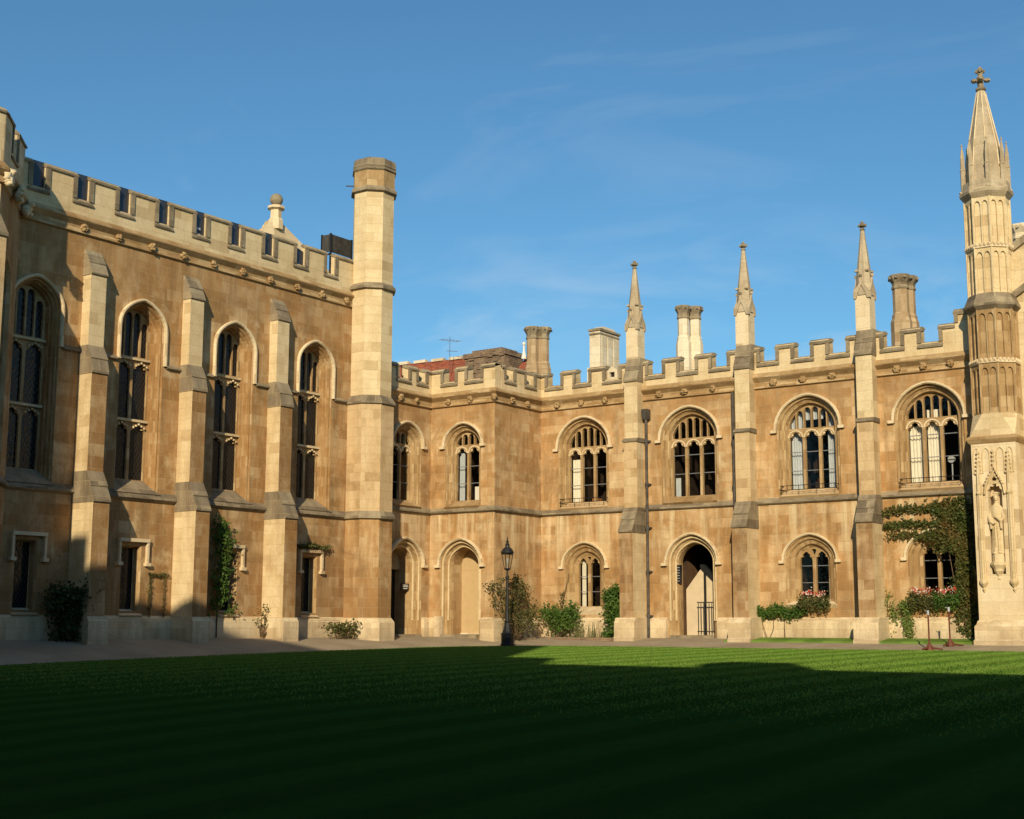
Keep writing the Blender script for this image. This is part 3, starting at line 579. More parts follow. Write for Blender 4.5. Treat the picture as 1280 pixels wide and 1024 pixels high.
# great oriel at the near end of the hall: a three-sided bay
q, y1 = 1.95, 22.45
FO = Frame(FL(y1, 0, 0), (-1 / 1.41421356, 0, 0), (0, 0, 0), 1)
rt = 1 / math.sqrt(2)
FC = Frame(FL(y1 - q, 0, q), (-rt, rt, 0), (rt, rt, 0), 0.9)        # canted face: u from the front corner back to the wall
FF = Frame(FL(0, 0, q), (0, 1, 0), (1, 0, 0), 0.9)                   # front face
FB = Frame(FL(y1 - q - 2.6 - q, 0, 0), (rt, rt, 0), (rt, -rt, 0), 0.9)
ln = q * math.sqrt(2)
ori = MB().prism(FC, [(0, -0.3), (ln, -0.3), (ln, 12.2), (0, 12.2)], [opening(ln / 2, 0.62, 4.5, 9.3, 0.75, **PQ)], -0.3, 0, back=False, hsides=False).build('oriel_bay', S_HALL, hall)
MB().loft(FC, [outl(ln / 2, 0.62, 4.5, 9.3, 0.75, i, d, **PQ) for i, d in ((0, 0), (0.08, -0.1), (0.12, -0.3))]).build('window_jamb', S_TAN, ori)
MB().quad(FC(0.3, 4.4, -0.28), FC(ln - 0.3, 4.4, -0.28), FC(ln - 0.3, 10.2, -0.28), FC(0.3, 10.2, -0.28)).build('leaded_pane', M_LGLASS, ori)
MB().prism(FF, [(y1 - q - 2.6, -0.3), (y1 - q, -0.3), (y1 - q, 12.2), (y1 - q - 2.6, 12.2)], [], -0.3, 0, back=False).build('wall', S_CRM, ori)
MB().prism(FB, [(0, -0.3), (ln, -0.3), (ln, 12.2), (0, 12.2)], [], -0.3, 0, back=False).build('wall', S_HALL, ori)
for F_, a, b in ((FC, 0, ln), (FF, y1 - q - 2.6, y1 - q), (FB, 0, ln)):
    MB().extr(F_, [(0, 4.02), (0.12, 4.08), (0.12, 4.14), (0, 4.3)], a, b, -0.41, 0.41).build('string_course', S_GRY, ori)
    MB().extr(F_, [(0, 11.7), (0.06, 11.74), (0.05, 11.9), (0.2, 12.05), (0.2, 12.12), (0.03, 12.3)], a, b, -0.41, 0.41).build('cornice', S_TAN, ori)
    MB().extr(F_, [(0, -0.3), (0.13, -0.3), (0.13, 0.5), (0.05, 0.62), (0, 0.62)], a, b, -0.41, 0.41).build('plinth', S_PLI, ori)
    cren = [(a + (b - a) * 0.36, a + (b - a) * 0.6)] if F_ is not FF else [(a + 0.55, a + 1.0), (a + 1.6, a + 2.05)]
    parapet(F_, a, b, 12.85, 13.72, 12.18, cren, ori, S_CRM, thick=0.3)
for u, F_ in ((0.0, FC), (ln * 0.5, FC), (ln * 0.95, FC)):
    m = MB()
    for _ in range(9): m.ball(F_(u + random.uniform(-.14, .14), 11.86 + random.uniform(-.16, .16), 0.16 + random.uniform(0, .1)), 0.1, 6, 5, rough=0.9)
    m.build('carved_boss', S_PAL, ori, smooth=True)
MB().box(FF, y1 - q - 0.55, y1 - q - 0.05, 0.6, 10.2, 0.0, 0.45).build('buttress', S_PIER, ori)
MB().extr(FF, [(0, 10.2), (0.5, 10.2), (0.5, 10.28), (0.0, 11.0)], y1 - q - 0.57, y1 - q - 0.03).build('weathering', S_GRY, ori)
MB().box(Frame(FL(0, 0, 0), (0, 1, 0), (1, 0, 0), 0.9), y1 - q - 2.6, y1 - q, 12.0, 12.15, -1, q - 0.3).build('roof', M_LEADR, ori)

# ------------------------------------------------------------------ shared builders for the corner block and court range
FR = Frame((0, YR, 0), (1, 0, 0), (0, -1, 0))
F1 = Frame((X1, 0, 0), (0, 1, 0), (1, 0, 0))
F2 = Frame((0, Y2, 0), (1, 0, 0), (0, -1, 0))
F3 = Frame((X3, 0, 0), (0, 1, 0), (1, 0, 0))
RP = dict(p=1.66, q=2.15); GP = dict(p=1.6, q=2.1)
ST_R = [(0.0, 0.0), (0.03, -0.04), (0.08, -0.04), (0.10, -0.10), (0.16, -0.14), (0.20, -0.15), (0.22, -0.22), (0.245, -0.28)]
def upper_window(F, par, c, lights=3, half=1.0, z0=4.46, zs=6.30, rise=0.98, guard=False, curtains=(), bars=(5.05, 5.62), extra=None):
    w = MB().loft(F, [outl(c, half, z0 - 0.2, zs, rise, i, d, **RP) for i, d in ST_R]).build('window', S_TAN, par, org=F(c, z0, 0))
    h = half - 0.245
    sillbox(F, c - h - 0.02, c + h + 0.02, z0 - 0.20, z0 + 0.02, 0.3, 0.1, 0.16).build('sill', S_TAN if not guard else S_PIER, w)
    ho = []; mu = 0.085; lw = (2 * h - 0.05 - mu * (lights - 1)) / lights
    zh = zs - 0.02
    for i in range(lights):
        a = c - h + 0.025 + i * (lw + mu); ho.append(cusped(a, a + lw, z0 + 0.02, zh - 0.28, 0.24))
    n = lights * 2; tw = (2 * h - 0.03) / n; A = lambda x: aheight(x, c, h, zs, rise - 0.24, **RP) - 0.04
    for i in range(n):
        a = c - h + 0.015 + i * tw + 0.019; b = a + tw - 0.038; zb = zh + 0.06
        if i in (0, n - 1) or n < 5 and A(a) - zb < 0.1 or A(b) - zb < 0.1:
            a, b = max(a, c - h + 0.03), min(b, c + h - 0.03); xs_ = [a + (b - a) * j / 5 for j in range(6)]
            ho.append([(b, zb), (a, zb)] + [(x, max(zb + 0.02, A(x))) for x in xs_])
        else:
            mn = min(A(a), A(b)); mid = A((a + b) / 2); ho.append(lighthole(a, b, zb, max(zb + 0.05, mn - 0.10), min(0.17, mid - mn + 0.10)))
    MB().prism(F, opening(c, h + 0.005, z0 - 0.02, zs, rise - 0.238, **RP), ho, -0.40, -0.28).build('tracery', S_TAN, w)
    m = MB()
    for i in range(lights):     # round heads stand a little proud over each light
        a = c - h + 0.025 + i * (lw + mu); hd = [[(x, z, d) for x, z in arch(a + lw / 2, lw / 2 + o, zh - 0.22, 0.20 + o, 8, 1.9, 2)] for o, d in ((0.0, -0.29), (0.0, -0.255), (0.04, -0.255), (0.04, -0.29))]
        m.loft(F, hd)
        for s_ in (-1, 1): m.ball(F(a + lw / 2 + s_ * lw * 0.27, zh - 0.13, -0.3), 0.035, 6, 4)
    m.build('light_head', S_PAL, w)
    MB().quad(F(c - h, z0 - 0.02, -0.36), F(c + h, z0 - 0.02, -0.36), F(c + h, zs + rise - 0.2, -0.36), F(c - h, zs + rise - 0.2, -0.36)).build('pane', M_GLASS, w)
    for z in bars: MB().box(F, c - h, c + h, z - 0.012, z + 0.012, -0.355, -0.335).build('glazing_bar', M_LEADR, w)
    hood(F, c, half, zs, rise, w=0.09, proj=0.1, **RP).build('hood_mould', S_PAL, w)
    room(F, c - h - 0.3, c + h + 0.3, z0 - 0.5, zs + rise, -0.42, 2.2).build('interior', M_ROOM, w)
    for (a0, a1, b0, b1, mat) in curtains:
        m = MB(); n = 24; rings = []
        for z in (b0, b1): rings.append([(c - h + 2 * h * (a0 + (a1 - a0) * i / n), z, -0.52 + 0.03 * math.sin(i * 1.35)) for i in range(n + 1)])
        m.loft(F, rings); m.build('curtain', mat, w, smooth=True)
    if guard:
        m = MB(); za = z0 - 0.02
        for z in (za, za + 0.13): m.tube([F(c - h - 0.12, z, -0.1), F(c - h - 0.12, z, 0.14), F(c + h + 0.12, z, 0.14), F(c + h + 0.12, z, -0.1)], 0.011, 5)
        for i in range(10): u = c - h - 0.1 + (2 * h + 0.2) * i / 9; m.tube([F(u, za - (0.12 if i % 3 == 0 else 0), 0.12), F(u, za + 0.15, 0.14)], 0.008, 4)
        m.build('flower_guard', M_IRON, w)
    return w
def ground_window(F, par, c, half=0.82, z0=1.0, zs=2.34, rise=0.74, oh=0.46, curtain=None):
    st = [(0.0, 0.0), (0.03, -0.04), (0.09, -0.05), (0.13, -0.12), (0.24, -0.16), (0.27, -0.24), (half - oh, -0.3)]
    w = MB().loft(F, [outl(c, half - 0.02, z0 - 0.15, zs, rise - 0.02, i, d, **GP) for i, d in st]).build('window', S_TAN, par, org=F(c, z0, 0))
    sillbox(F, c - oh - 0.05, c + oh + 0.05, z0 - 0.15, z0 + 0.01, 0.3, 0.05, 0.28).build('sill', S_PLI, w)
    r2 = rise - (half - oh) * 0.95; ho = []
    for s_ in (-1, 1):
        a, b = sorted((c + s_ * 0.05, c + s_ * (oh - 0.02))); ho.append(cusped(a, b, z0 + 0.02, zs + 0.0, 0.27))
    top = zs + r2 - 0.06
    ho.append([(c, zs + 0.13), (c - 0.05, zs + 0.22), (c - 0.075, top - 0.03), (c, top), (c + 0.075, top - 0.03), (c + 0.05, zs + 0.22)])
    MB().prism(F, opening(c, oh + 0.005, z0 - 0.01, zs, r2 + 0.005, **GP), ho, -0.42, -0.30).build('tracery', S_TAN, w)
    MB().quad(F(c - oh, z0, -0.38), F(c + oh, z0, -0.38), F(c + oh, zs + r2, -0.38), F(c - oh, zs + r2, -0.38)).build('pane', M_GLASS, w)
    for z in (z0 + 0.5, z0 + 1.0): MB().box(F, c - oh, c + oh, z - 0.01, z + 0.01, -0.375, -0.36).build('glazing_bar', M_LEADR, w)
    hood(F, c, half, zs, rise, w=0.08, proj=0.09, **GP).build('hood_mould', S_PAL, w)
    room(F, c - oh - 0.3, c + oh + 0.3, z0 - 0.3, zs + rise, -0.44, 2.0).build('interior', M_ROOM, w)
    if curtain: 
        a0, a1 = curtain; MB().quad(F(c - oh + 2 * oh * a0, z0, -0.5), F(c - oh + 2 * oh * a1, z0, -0.5), F(c - oh + 2 * oh * a1, zs + 0.2, -0.5), F(c - oh + 2 * oh * a0, zs + 0.2, -0.5)).build('curtain', M_CURT, w)
    return w
ST_D = [(0.0, 0.0), (0.03, -0.04), (0.09, -0.05), (0.12, -0.12), (0.18, -0.15), (0.21, -0.22), (0.26, -0.26), (0.28, -0.36)]
def doorway(F, par, c, half=0.84, zs=2.36, rise=0.80, deep=0.92, name='doorway'):
    w = MB().loft(F, [outl(c, half, -0.1, zs, rise, i, d, **GP) for i, d in ST_D + [(0.28, -deep)]]).build(name, S_TAN, par, org=F(c, 0, 0))
    hood(F, c, half, zs, rise, w=0.09, proj=0.11, **GP).build('hood_mould', S_PAL, w)
    for ii, dd in ((0.06, -0.05), (0.195, -0.19)):
        pts = [F(x, max(z, 0.55), d - 0.0) for x, z, d in outl(c, half, 0.55, zs, rise, ii + 0.01, dd, **GP)]
        MB().tube(pts, 0.036, 7).build('roll_moulding', S_CRM, w)
    m = MB(); m.box(F, c - half + 0.1, c + half - 0.1, -0.2, 0.10, -deep - 0.5, 0.12); m.build('doorstep', S_GRY, w)
    return w

# ------------------------------------------------------------------ corner block
blk = thing('corner_block', (-28.0, 36.5, 0), 'low stone block in the inner corner with two arched doorways and small upper windows', 'building')
HP = dict(half=0.80, z0=4.46, zs=6.30, rise=0.70)
c1d, c1w = 34.93, 34.95
h1 = [opening(c1d, 0.84, -0.1, 2.36, 0.80, **GP), opening(c1w, 0.72, 4.26, 6.30, 0.68, **RP)]
MB().prism(F1, [(33.6, -0.3), (36.2, -0.3), (36.2, 8.0), (33.6, 8.0)], h1, -0.3, 0, back=False, hsides=False, osides=False).build('wall', S_WALL, blk)
c2d, c2w = -28.03, -27.96
h2 = [opening(c2d, 0.84, -0.1, 2.36, 0.80, **GP), opening(c2w, 0.74, 4.26, 6.30, 0.68, **RP)]
MB().prism(F2, [(X1, -0.3), (X3, -0.3), (X3, 8.0), (X1, 8.0)], h2, -0.3, 0, back=False, hsides=False, osides=False).build('wall', S_WALL, blk)
MB().prism(F3, [(Y2, -0.3), (YR, -0.3), (YR, 8.0), (Y2, 8.0)], [], -0.3, 0, back=False, hsides=False, osides=False).build('wall', S_WALL, blk)
for F_, a, b, m0, m1, bs in ((F1, 33.6, Y2, 0, -1, [34.5, 35.35]), (F2, X1, X3, 1, 1, [-28.55, -27.6, -26.62]), (F3, Y2, YR, -1, -1, [37.05, 37.95])):
    stringcourse(blk, 'string_course', F_, a, b, 4.03, 4.24, 0.1, S_GRY, m0, m1)
    cornice(blk, F_, a, b, 7.62, 8.12, bs, S_TAN, m0, m1)
parapet(F1, 33.6, Y2 - 0.03, 8.47, 8.92, 8.0, [(34.42, 34.95), (35.42, 35.85)], blk, S_CRM)
parapet(F2, X1 + 0.03, X3 + 0.03, 8.47, 8.92, 8.0, [(-28.9 + 0.1, -28.28), (-27.78, -27.2)], blk, S_CRM)
parapet(F3, Y2 + 0.33, YR - 0.03, 8.47, 8.92, 8.0, [(36.75, 37.22), (37.92, 38.42)], blk, S_CRM)
for F_, spans in ((F1, ((33.6, 34.06), (35.8, Y2 - 0.13))), (F2, ((X1, -28.93), (-27.13, X3)))):
    for a, b in spans: ledge(F_, blk, a, b, -0.3, 0.62, 0.13)
ledge(F3, blk, Y2 - 0.13, YR, -0.3, 0.6, 0.10)
MB().box(F2, -29.0 + 0.02, -28.75, -0.3, 0.68, 0, 0.17).build('plinth_block', S_PLI, blk)
d1 = doorway(F1, blk, c1d); d2 = doorway(F2, blk, c2d)
MB().box(F2, c2d - 0.6, c2d + 0.6, 0.14, 3.1, -0.87, -0.80).build('door', M_DOOR, d2)
m = MB(); m.box(F2, c2d - 0.58, c2d + 0.58, 2.2, 2.225, -0.81, -0.792); m.build('door_rail', M_DOOR, d2)
MB().ball(F2(c2d + 0.2, 1.18, -0.78), 0.03).build('handle', M_IRON, d2)
m = MB(); m.box(F2, c2d - 0.58, c2d + 0.58, 0.10, 0.14, -0.88, -0.74); m.build('threshold', S_WHI, d2)
MB().box(F1, c1d - 0.6, c1d + 0.6, 2.22, 3.2, -0.95, -0.7).build('lintel', S_TAN, d1)
MB().box(F1, c1d - 0.6, c1d + 0.6, 0.05, 2.2, -0.95, -0.9).build('door', M_DARK_OPENING, d1)  # dark sheet standing in for the unlit open passage
m = MB(); m.box(F1, c1d - 0.08, c1d + 0.22, 1.15, 1.75, -0.90, -0.885); m.build('notice', M_SIGN, d1)
upper_window(F1, blk, c1w, lights=2, half=0.74, rise=0.70); upper_window(F2, blk, c2w, lights=2, half=0.76, rise=0.70, curtains=[(0.0, 0.22, 4.5, 6.1, M_BLUEC), (0.62, 0.9, 4.5, 4.95, M_WHITE)])
MB().box(WORLD, -40, X3 - 0.3, 7.9, 8.2, -44, -36.5).build('roof', M_LEADR, blk)

# ------------------------------------------------------------------ court range (right)
crt = thing('court_range', (-18.5, YR, 0), 'two storey golden stone range across the court with pinnacled buttresses and arched windows', 'building')
UC = [(-24.94, 1.0), (-20.95, 1.02), (-16.92, 1.0), (-13.22, 1.0)]
GC = [(-24.93, 1.0), (-16.97, 1.18), (-13.2, 1.25)]
DC = -20.93
hs = [opening(c, h, 4.26, 6.30, 0.98, **RP) for c, h in UC] + [opening(c, 0.80, z - 0.15, 2.34, 0.72, **GP) for c, z in GC] + [opening(DC, 0.86, -0.1, 2.36, 0.84, **GP)]
MB().prism(FR, [(X3, -0.3), (-10.6, -0.3), (-10.6, 8.0), (X3, 8.0)], hs, -0.3, 0, back=False, hsides=False, osides=False).build('wall', S_WALL, crt)
stringcourse(crt, 'string_course', FR, X3, -11.6, 4.03, 4.24, 0.1, S_GRY, 1, 0)
BC = [-22.85, -18.87, -14.94]
segs = [(X3, BC[0] - 0.24), (BC[0] + 0.24, BC[1] - 0.24), (BC[1] + 0.24, BC[2] - 0.24), (BC[2] + 0.24, -11.6)]
bz = [[-25.93, -24.98, -24.02], [-21.96, -21.05, -20.05], [-17.96, -17.0, -16.05], [-14.07, -13.28, -12.5]]
for (a, b), bb in zip(segs, bz): cornice(crt, FR, a, b, 7.62, 8.12, bb, S_TAN, 1 if a == X3 else 0, 0)
CR = [[(-26.37, -25.81), (-25.23, -24.68), (-24.05, -23.49)], [(-22.43 + 0.02, -21.86), (-21.25, -20.66), (-20.09, -19.53)], [(-18.42, -17.87), (-17.28, -16.73), (-16.15, -15.59)], [(-14.46, -13.92), (-13.34, -12.8)]]
for (a, b), cc in zip(segs[:3], CR): parapet(FR, a + (0.03 if a == X3 else 0), b, 8.47, 8.93, 8.0, cc, crt, S_CRM)
parapet(FR, segs[3][0], -12.34, 8.47, 8.93, 8.0, CR[3], crt, S_CRM)
MB().prism(FR, [(-12.338, 8.0), (-11.6, 8.0), (-11.6, 9.30), (-12.338, 9.30)], [], -0.3, 0.028).build('parapet', S_CRM, crt)
m = MB(); m.extr(FR, [(-0.34, 9.3), (0.07, 9.18), (0.085, 9.24), (-0.05, 9.36), (-0.3, 9.36)], -12.37, -11.6); m.box(FR, -12.35, -12.24, 8.95, 9.18, 0.0, 0.068); m.build('coping', S_GRY, crt)
for a, b in ((X3 + 0.1, -21.82), (-20.04, -11.7)): ledge(FR, crt, a, b, -0.3, 0.62, 0.11)
# windows
upper_window(FR, crt, UC[0][0], guard=True, curtains=[(0.0, 0.29, 4.5, 5.95, M_CURT)])
upper_window(FR, crt, UC[1][0], half=1.02, bars=(5.2, 5.8), curtains=[(0.0, 0.12, 4.46, 5.1, M_BLUEC)])
upper_window(FR, crt, UC[2][0], guard=True, curtains=[(0.0, 0.27, 4.46, 7.0, M_BLUEC), (0.78, 1.0, 4.46, 7.0, M_BLUEC), (0.3, 0.7, 6.62, 7.0, M_BLUEC)])
upper_window(FR, crt, UC[3][0], guard=True, bars=(5.2, 5.85), curtains=[(0.0, 0.33, 4.46, 6.15, M_CURT), (0.35, 0.62, 4.46, 6.6, M_CURT)])
ground_window(FR, crt, -24.93, oh=0.44, curtain=(0.04, 0.22)); ground_window(FR, crt, -16.97, z0=1.18, oh=0.47); ground_window(FR, crt, -13.2, z0=1.25, oh=0.48)
# buttresses with pinnacles
def buttR(c):
    a, b = c - 0.25, c + 0.25
    o = two_tone(MB().extr(FR, [(0, 0.6), (0.80, 0.6), (0.80, 3.32), (0, 3.32)], a, b).build('buttress', S_CRMW, crt, org=FR(c, 0, 0)), FR, S_RFRONT)
    two_tone(MB().extr(FR, [(0, 4.14), (0.47, 4.14), (0.47, 6.26), (0, 6.26)], a + 0.003, b - 0.003).build('pier_stage', S_CRMW, o), FR, S_PIER)
    MB().extr(FR, [(0, 6.38), (0.40, 6.38), (0.40, 8.24), (-0.2, 8.24)], a + 0.004, b - 0.004).build('pier_stage', S_CRM, o)
    MB().extr(FR, [(0, -0.3), (1.02, -0.3), (1.02, 0.0), (0.96, 0.05), (0.96, 0.48), (0.94, 0.50), (0.86, 0.64), (0, 0.66)], a - 0.12, b + 0.12).build('plinth', S_PLI, o)
    wt = lambda pr, e=0.015: MB().extr(FR, pr, a - e, b + e).build('weathering', S_GRY, o)
    wt([(0, 3.32), (0.83, 3.32), (0.85, 3.34), (0.85, 3.40), (0.66, 3.74), (0.68, 3.74), (0.68, 3.77), (0.47, 4.14), (0, 4.14)])
    wt([(0, 6.26), (0.5, 6.26), (0.52, 6.29), (0.52, 6.33), (0.40, 6.40), (0, 6.40)], 0.03)
    wt([(-0.4, 8.24), (0.43, 8.24), (0.45, 8.26), (0.45, 8.32), (0.30, 8.64), (0.32, 8.64), (0.32, 8.67), (0.20, 9.04), (-0.4, 9.06)])
    ctr = Vector((c - 0.05, YR + 0.02, 0)); s = 0.222
    pn = MB().lathe(ctr, [(s * 1.414, 9.03), (s * 1.414, 10.12)], 4, R(45)).build('pinnacle', S_PAL, o, org=ctr)
    m = MB(); m.lathe(ctr, [(0.27, 10.1), (0.235, 10.45), (0.215, 10.80), (0.06, 12.12), (0.045, 12.15)], 8, R(22.5)); m.build('spire', S_SPIRE, pn)
    m = MB()
    for k in range(4):
        an = k * math.pi / 2; F_ = Frame(ctr + Vector((math.cos(an), math.sin(an), 0)) * (s + 0.015), (-math.sin(an), math.cos(an), 0), (math.cos(an), math.sin(an), 0))
        m.prism(F_, [(-s - 0.02, 10.0), (-s + 0.05, 10.0), (-0.10, 10.2), (0, 10.42), (0.10, 10.2), (s - 0.05, 10.0), (s + 0.02, 10.0), (s + 0.01, 10.22), (0.06, 10.46), (0, 10.66), (-0.06, 10.46), (-s - 0.01, 10.22)], [], -0.06, 0.03)
        m.prism(F_, [(-s, 10.08), (s, 10.08), (0, 10.5)], [], -0.12, -0.03)
        m.ball(F_(0, 10.72, 0.02), 0.05, 6, 5, rough=0.6)
        for sg in (-1, 1): m.ball(F_(sg * (s + 0.01), 10.03, -0.01), 0.045, 6, 4)
        e = an + math.pi / 4; q_ = ctr + Vector((math.cos(e), math.sin(e), 0)) * 0.24
        m.ball((q_.x, q_.y, 10.86), 0.05, 6, 5, (1.2, 1.2, 0.8), 0.6)
    m.build('gablet', S_SPIRE, pn)
    m = MB(); m.lathe(ctr, [(0.05, 12.1), (0.085, 12.14), (0.05, 12.18), (0.04, 12.24)], 8)
    for k in range(4): a_ = k * math.pi / 2 + 0.3; m.ball((ctr.x + 0.075 * math.cos(a_), ctr.y + 0.075 * math.sin(a_), 12.27), 0.06, 6, 5, rough=0.5)
    m.ball((ctr.x, ctr.y, 12.36), 0.055, 7, 5); m.build('finial', S_GRY, pn)
    return o
b0 = buttR(BC[0])
for c in BC[1:]: copy_tree(b0, (c - BC[0], 0, 0), crt)
# rainwater pipes
def pipe(u, z0, z1, head):
    m = MB(); m.tube([FR(u, z0, 0.14), FR(u, z1, 0.14)], 0.05, 10)
    z = z0 + 0.65
    while z < z1 - 0.3: m.tube([FR(u, z, 0.14), FR(u, z + 0.09, 0.14)], 0.068, 10); m.box(FR, u - 0.1, u + 0.1, z + 0.02, z + 0.07, 0.0, 0.1); z += 1.4
    o = m.build('drainpipe', M_LEAD, crt)
    if head: MB().extr(FR, [(0.02, z1 - 0.05), (0.2, z1 - 0.05), (0.27, z1 + 0.15), (0.27, z1 + 0.28), (0.02, z1 + 0.28)], u - 0.1, u + 0.1).build('hopper', M_LEAD, o)
pipe(-22.44, 0.0, 7.05, True); pipe(-19.33, 3.95, 7.6, False)
# staircase doorway
dw = doorway(FR, crt, DC, half=0.88, rise=0.86, deep=0.5)
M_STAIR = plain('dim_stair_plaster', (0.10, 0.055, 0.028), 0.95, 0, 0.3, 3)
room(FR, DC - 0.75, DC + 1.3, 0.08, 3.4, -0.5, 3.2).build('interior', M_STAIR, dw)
MB().prism(FR, [(DC - 0.72, 0.1), (DC + 0.9, 0.1), (DC + 0.9, 1.22), (DC - 0.08, 2.22), (DC - 0.16, 2.22), (DC - 0.72, 1.55)], [], -1.0, -0.93).build('stair_wall', M_CREAMP, dw)
m = MB(); m.prism(FR, [(DC - 0.16, 2.225), (DC + 0.9, 1.225), (DC + 0.9, 1.33), (DC - 0.04, 2.33), (DC - 0.16, 2.33)], [], -1.01, -0.84)
m.box(FR, DC - 0.05, DC + 0.01, 0.1, 2.22, -0.92, -0.86); m.build('handrail', M_IRON, dw)
m = MB()
for i in range(8): u = DC - 0.13 + i * 0.095; m.tube([FR(u, 0.12, -0.62), FR(u, 1.13, -0.62)], 0.013, 5)
m.box(FR, DC - 0.17, DC + 0.56, 1.11, 1.14, -0.635, -0.605); m.box(FR, DC - 0.17, DC + 0.56, 0.2, 0.23, -0.635, -0.605); m.build('railing', M_IRON, dw)
MB().prism(FR, [(DC - 0.02, 2.0), (DC + 1.2, 0.9), (DC + 1.2, 3.35), (DC - 0.02, 3.35)], [[(DC + 0.16, 2.45), (DC + 0.34, 2.3), (DC + 0.34, 2.72), (DC + 0.16, 2.82)]], -1.6, -1.5).build('stair_void', M_DARK_OPENING, dw)  # dark sheet painted in for the unlit void of the stairs
MB().box(FR, DC + 0.1, DC + 0.4, 2.2, 2.9, -1.66, -1.64).build('stair_window', M_WHITE, dw)
# roof and chimneys
MB().extr(FR, [(-0.35, 8.0), (-0.35, 8.35), (-3.5, 8.6), (-8, 8.35), (-8, -0.3), (-7.8, -0.3), (-7.8, 8.0)], X3 - 0.3, -10.6).build('roof', M_LEADR, crt)
def oct_chim(par, pts, zb, zt, r, mat, capm, name='chimney'):
    o = None
    for (x, y) in pts:
        m = MB(); m.lathe((x, y, 0), [(r * 1.35, zb - 1.6), (r * 1.35, zb), (r * 1.15, zb + 0.12), (r * 1.15, zb + 0.2), (r, zb + 0.28), (r, zt - 0.45)], 8, R(22.5))
        if o is None: o = m.build(name, mat, par, org=(x, y, zb))
        else: m.build('shaft', mat, o)
        m = MB(); m.lathe((x, y, 0), [(r, zt - 0.46), (r * 1.12, zt - 0.43), (r * 1.12, zt - 0.38), (r * 1.02, zt - 0.34), (r * 1.05, zt - 0.26), (r * 1.42, zt - 0.12), (r * 1.48, zt - 0.04), (r * 1.36, zt), (r * 0.7, zt)], 8, R(22.5))
        for k in range(8): a = k * math.pi / 4; m.ball((x + r * 1.38 * math.cos(a), y + r * 1.38 * math.sin(a), zt - 0.1), r * 0.2, 6, 4, rough=0.6)
        m.build('cap', capm, o)
    return o
oct_chim(crt, [(-28.50, 41.0), (-28.22, 41.3)], 9.65, 11.2, 0.215, S_BUFF, S_GRY)
oct_chim(crt, [(-22.24, 41.0), (-21.98, 41.35)], 9.85, 11.16, 0.195, S_WHI, S_GRY)
oct_chim(crt, [(-14.65, 41.0), (-14.55, 41.3)], 9.65, 11.12, 0.245, S_BUFF, S_GRY)
m = MB(); m.box(WORLD, -26.02, -25.58, 8.2, 10.72, -42.3, -41.0); ch = m.build('chimney', S_WHI, crt, org=(-25.8, 41.6, 8.2))
m = MB(); m.box(WORLD, -26.06, -25.54, 10.74, 10.82, -42.34, -40.96); m.box(WORLD, -26.03, -25.57, 10.60, 10.66, -42.31, -40.97); m.build('cap', S_GRY, ch)
m = MB(); m.extr(WORLD, [(-42.2, 10.83), (-41.1, 10.83), (-41.3, 10.93), (-42.0, 10.93)], -25.98, -25.62); m.build('flaunching', S_WHI, ch)
m = MB()
for k in range(3): m.box(WORLD, -25.578, -25.56, 9.2, 10.55, -42.2 + k * 0.4, -41.9 + k * 0.4)
m.box(WORLD, -26.08, -25.5, 8.2, 9.42, -42.4, -40.92); m.build('panel', S_WHI, ch)

# ------------------------------------------------------------------ red roofed house behind the corner
hs_ = thing('red_roofed_house', (-33, 43, 0), 'house with a red tiled roof and worn brown brick stack rising behind the corner', 'house')
m = MB(); m.add([(-42, 42.2, 8.2), (-31.2, 42.2, 8.2), (-31.9, 44.6, 11.2), (-42, 44.6, 11.5), (-42, 47, 8.2), (-31.2, 47, 8.2)], [(0, 1, 2, 3), (1, 5, 2), (5, 4, 3, 2)]); m.build('roof', M_TILE, hs_)
x = -41.8
while x < -32.4:
    MB().box(WORLD, x, x + 0.62, 11.16 + 0.03 * (-32 - x), 11.28 + 0.03 * (-32 - x), -44.72, -44.5).build('ridge_tile', S_WHI, hs_); x += 0.95
MB().box(WORLD, -42, -31, 0, 8.2, -47, -42.2).build('wall', M_BRICK, hs_)
m = MB(); m.box(WORLD, -31.75, -29.9, 8.0, 10.4, -42.4, -41.2); m.box(WORLD, -31.82, -29.85, 10.401, 10.58, -42.46, -41.14); m.box(WORLD, -31.5, -30.1, 10.582, 10.7, -42.3, -41.3)
for i in range(26): m.box(WORLD, *(lambda a: (a, a + 0.22))(random.uniform(-31.8, -30.1)), *(lambda a: (a, a + 0.075))(random.uniform(9.8, 10.5)), -41.2, -41.2 + random.uniform(0.02, 0.07))
m.build('brick_stack', M_BRICK, hs_)
m = MB(); m.add([(-29.85, 41.2, 9.2), (-28.6, 41.2, 9.2), (-28.6, 42.6, 9.2), (-29.85, 42.6, 9.2), (-29.3, 41.9, 10.45)], [(0, 1, 4), (1, 2, 4), (2, 3, 4), (3, 0, 4)]); m.build('hipped_roof', M_TILE, hs_)
MB().lathe((-29.3, 41.6, 10.2), [(0.10, 0), (0.09, 0.12), (0.04, 0.3), (0.035, 0.5), (0.07, 0.55), (0.06, 0.63), (0.01, 0.66)], 8).build('finial', M_WHITE, hs_)
ae = thing('aerial', (-34.4, 43.6, 11.0), 'thin television aerial above the red tiled roof', 'aerial')
m = MB(); ax = -34.4; ay = 43.6; az = 11.85
m.tube([(ax, ay, 10.6), (ax, ay, 12.0)], 0.010, 5); m.build('mast', M_LEAD, ae)
m = MB(); m.tube([(ax - 0.5, ay, az + 0.1), (ax + 0.5, ay, az - 0.1)], 0.009, 4)
for k in range(6): t = -0.45 + 0.18 * k; m.tube([(ax + t, ay - 0.22, az - 0.2 * t - 0.07), (ax + t, ay + 0.22, az - 0.2 * t + 0.07)], 0.007, 4)
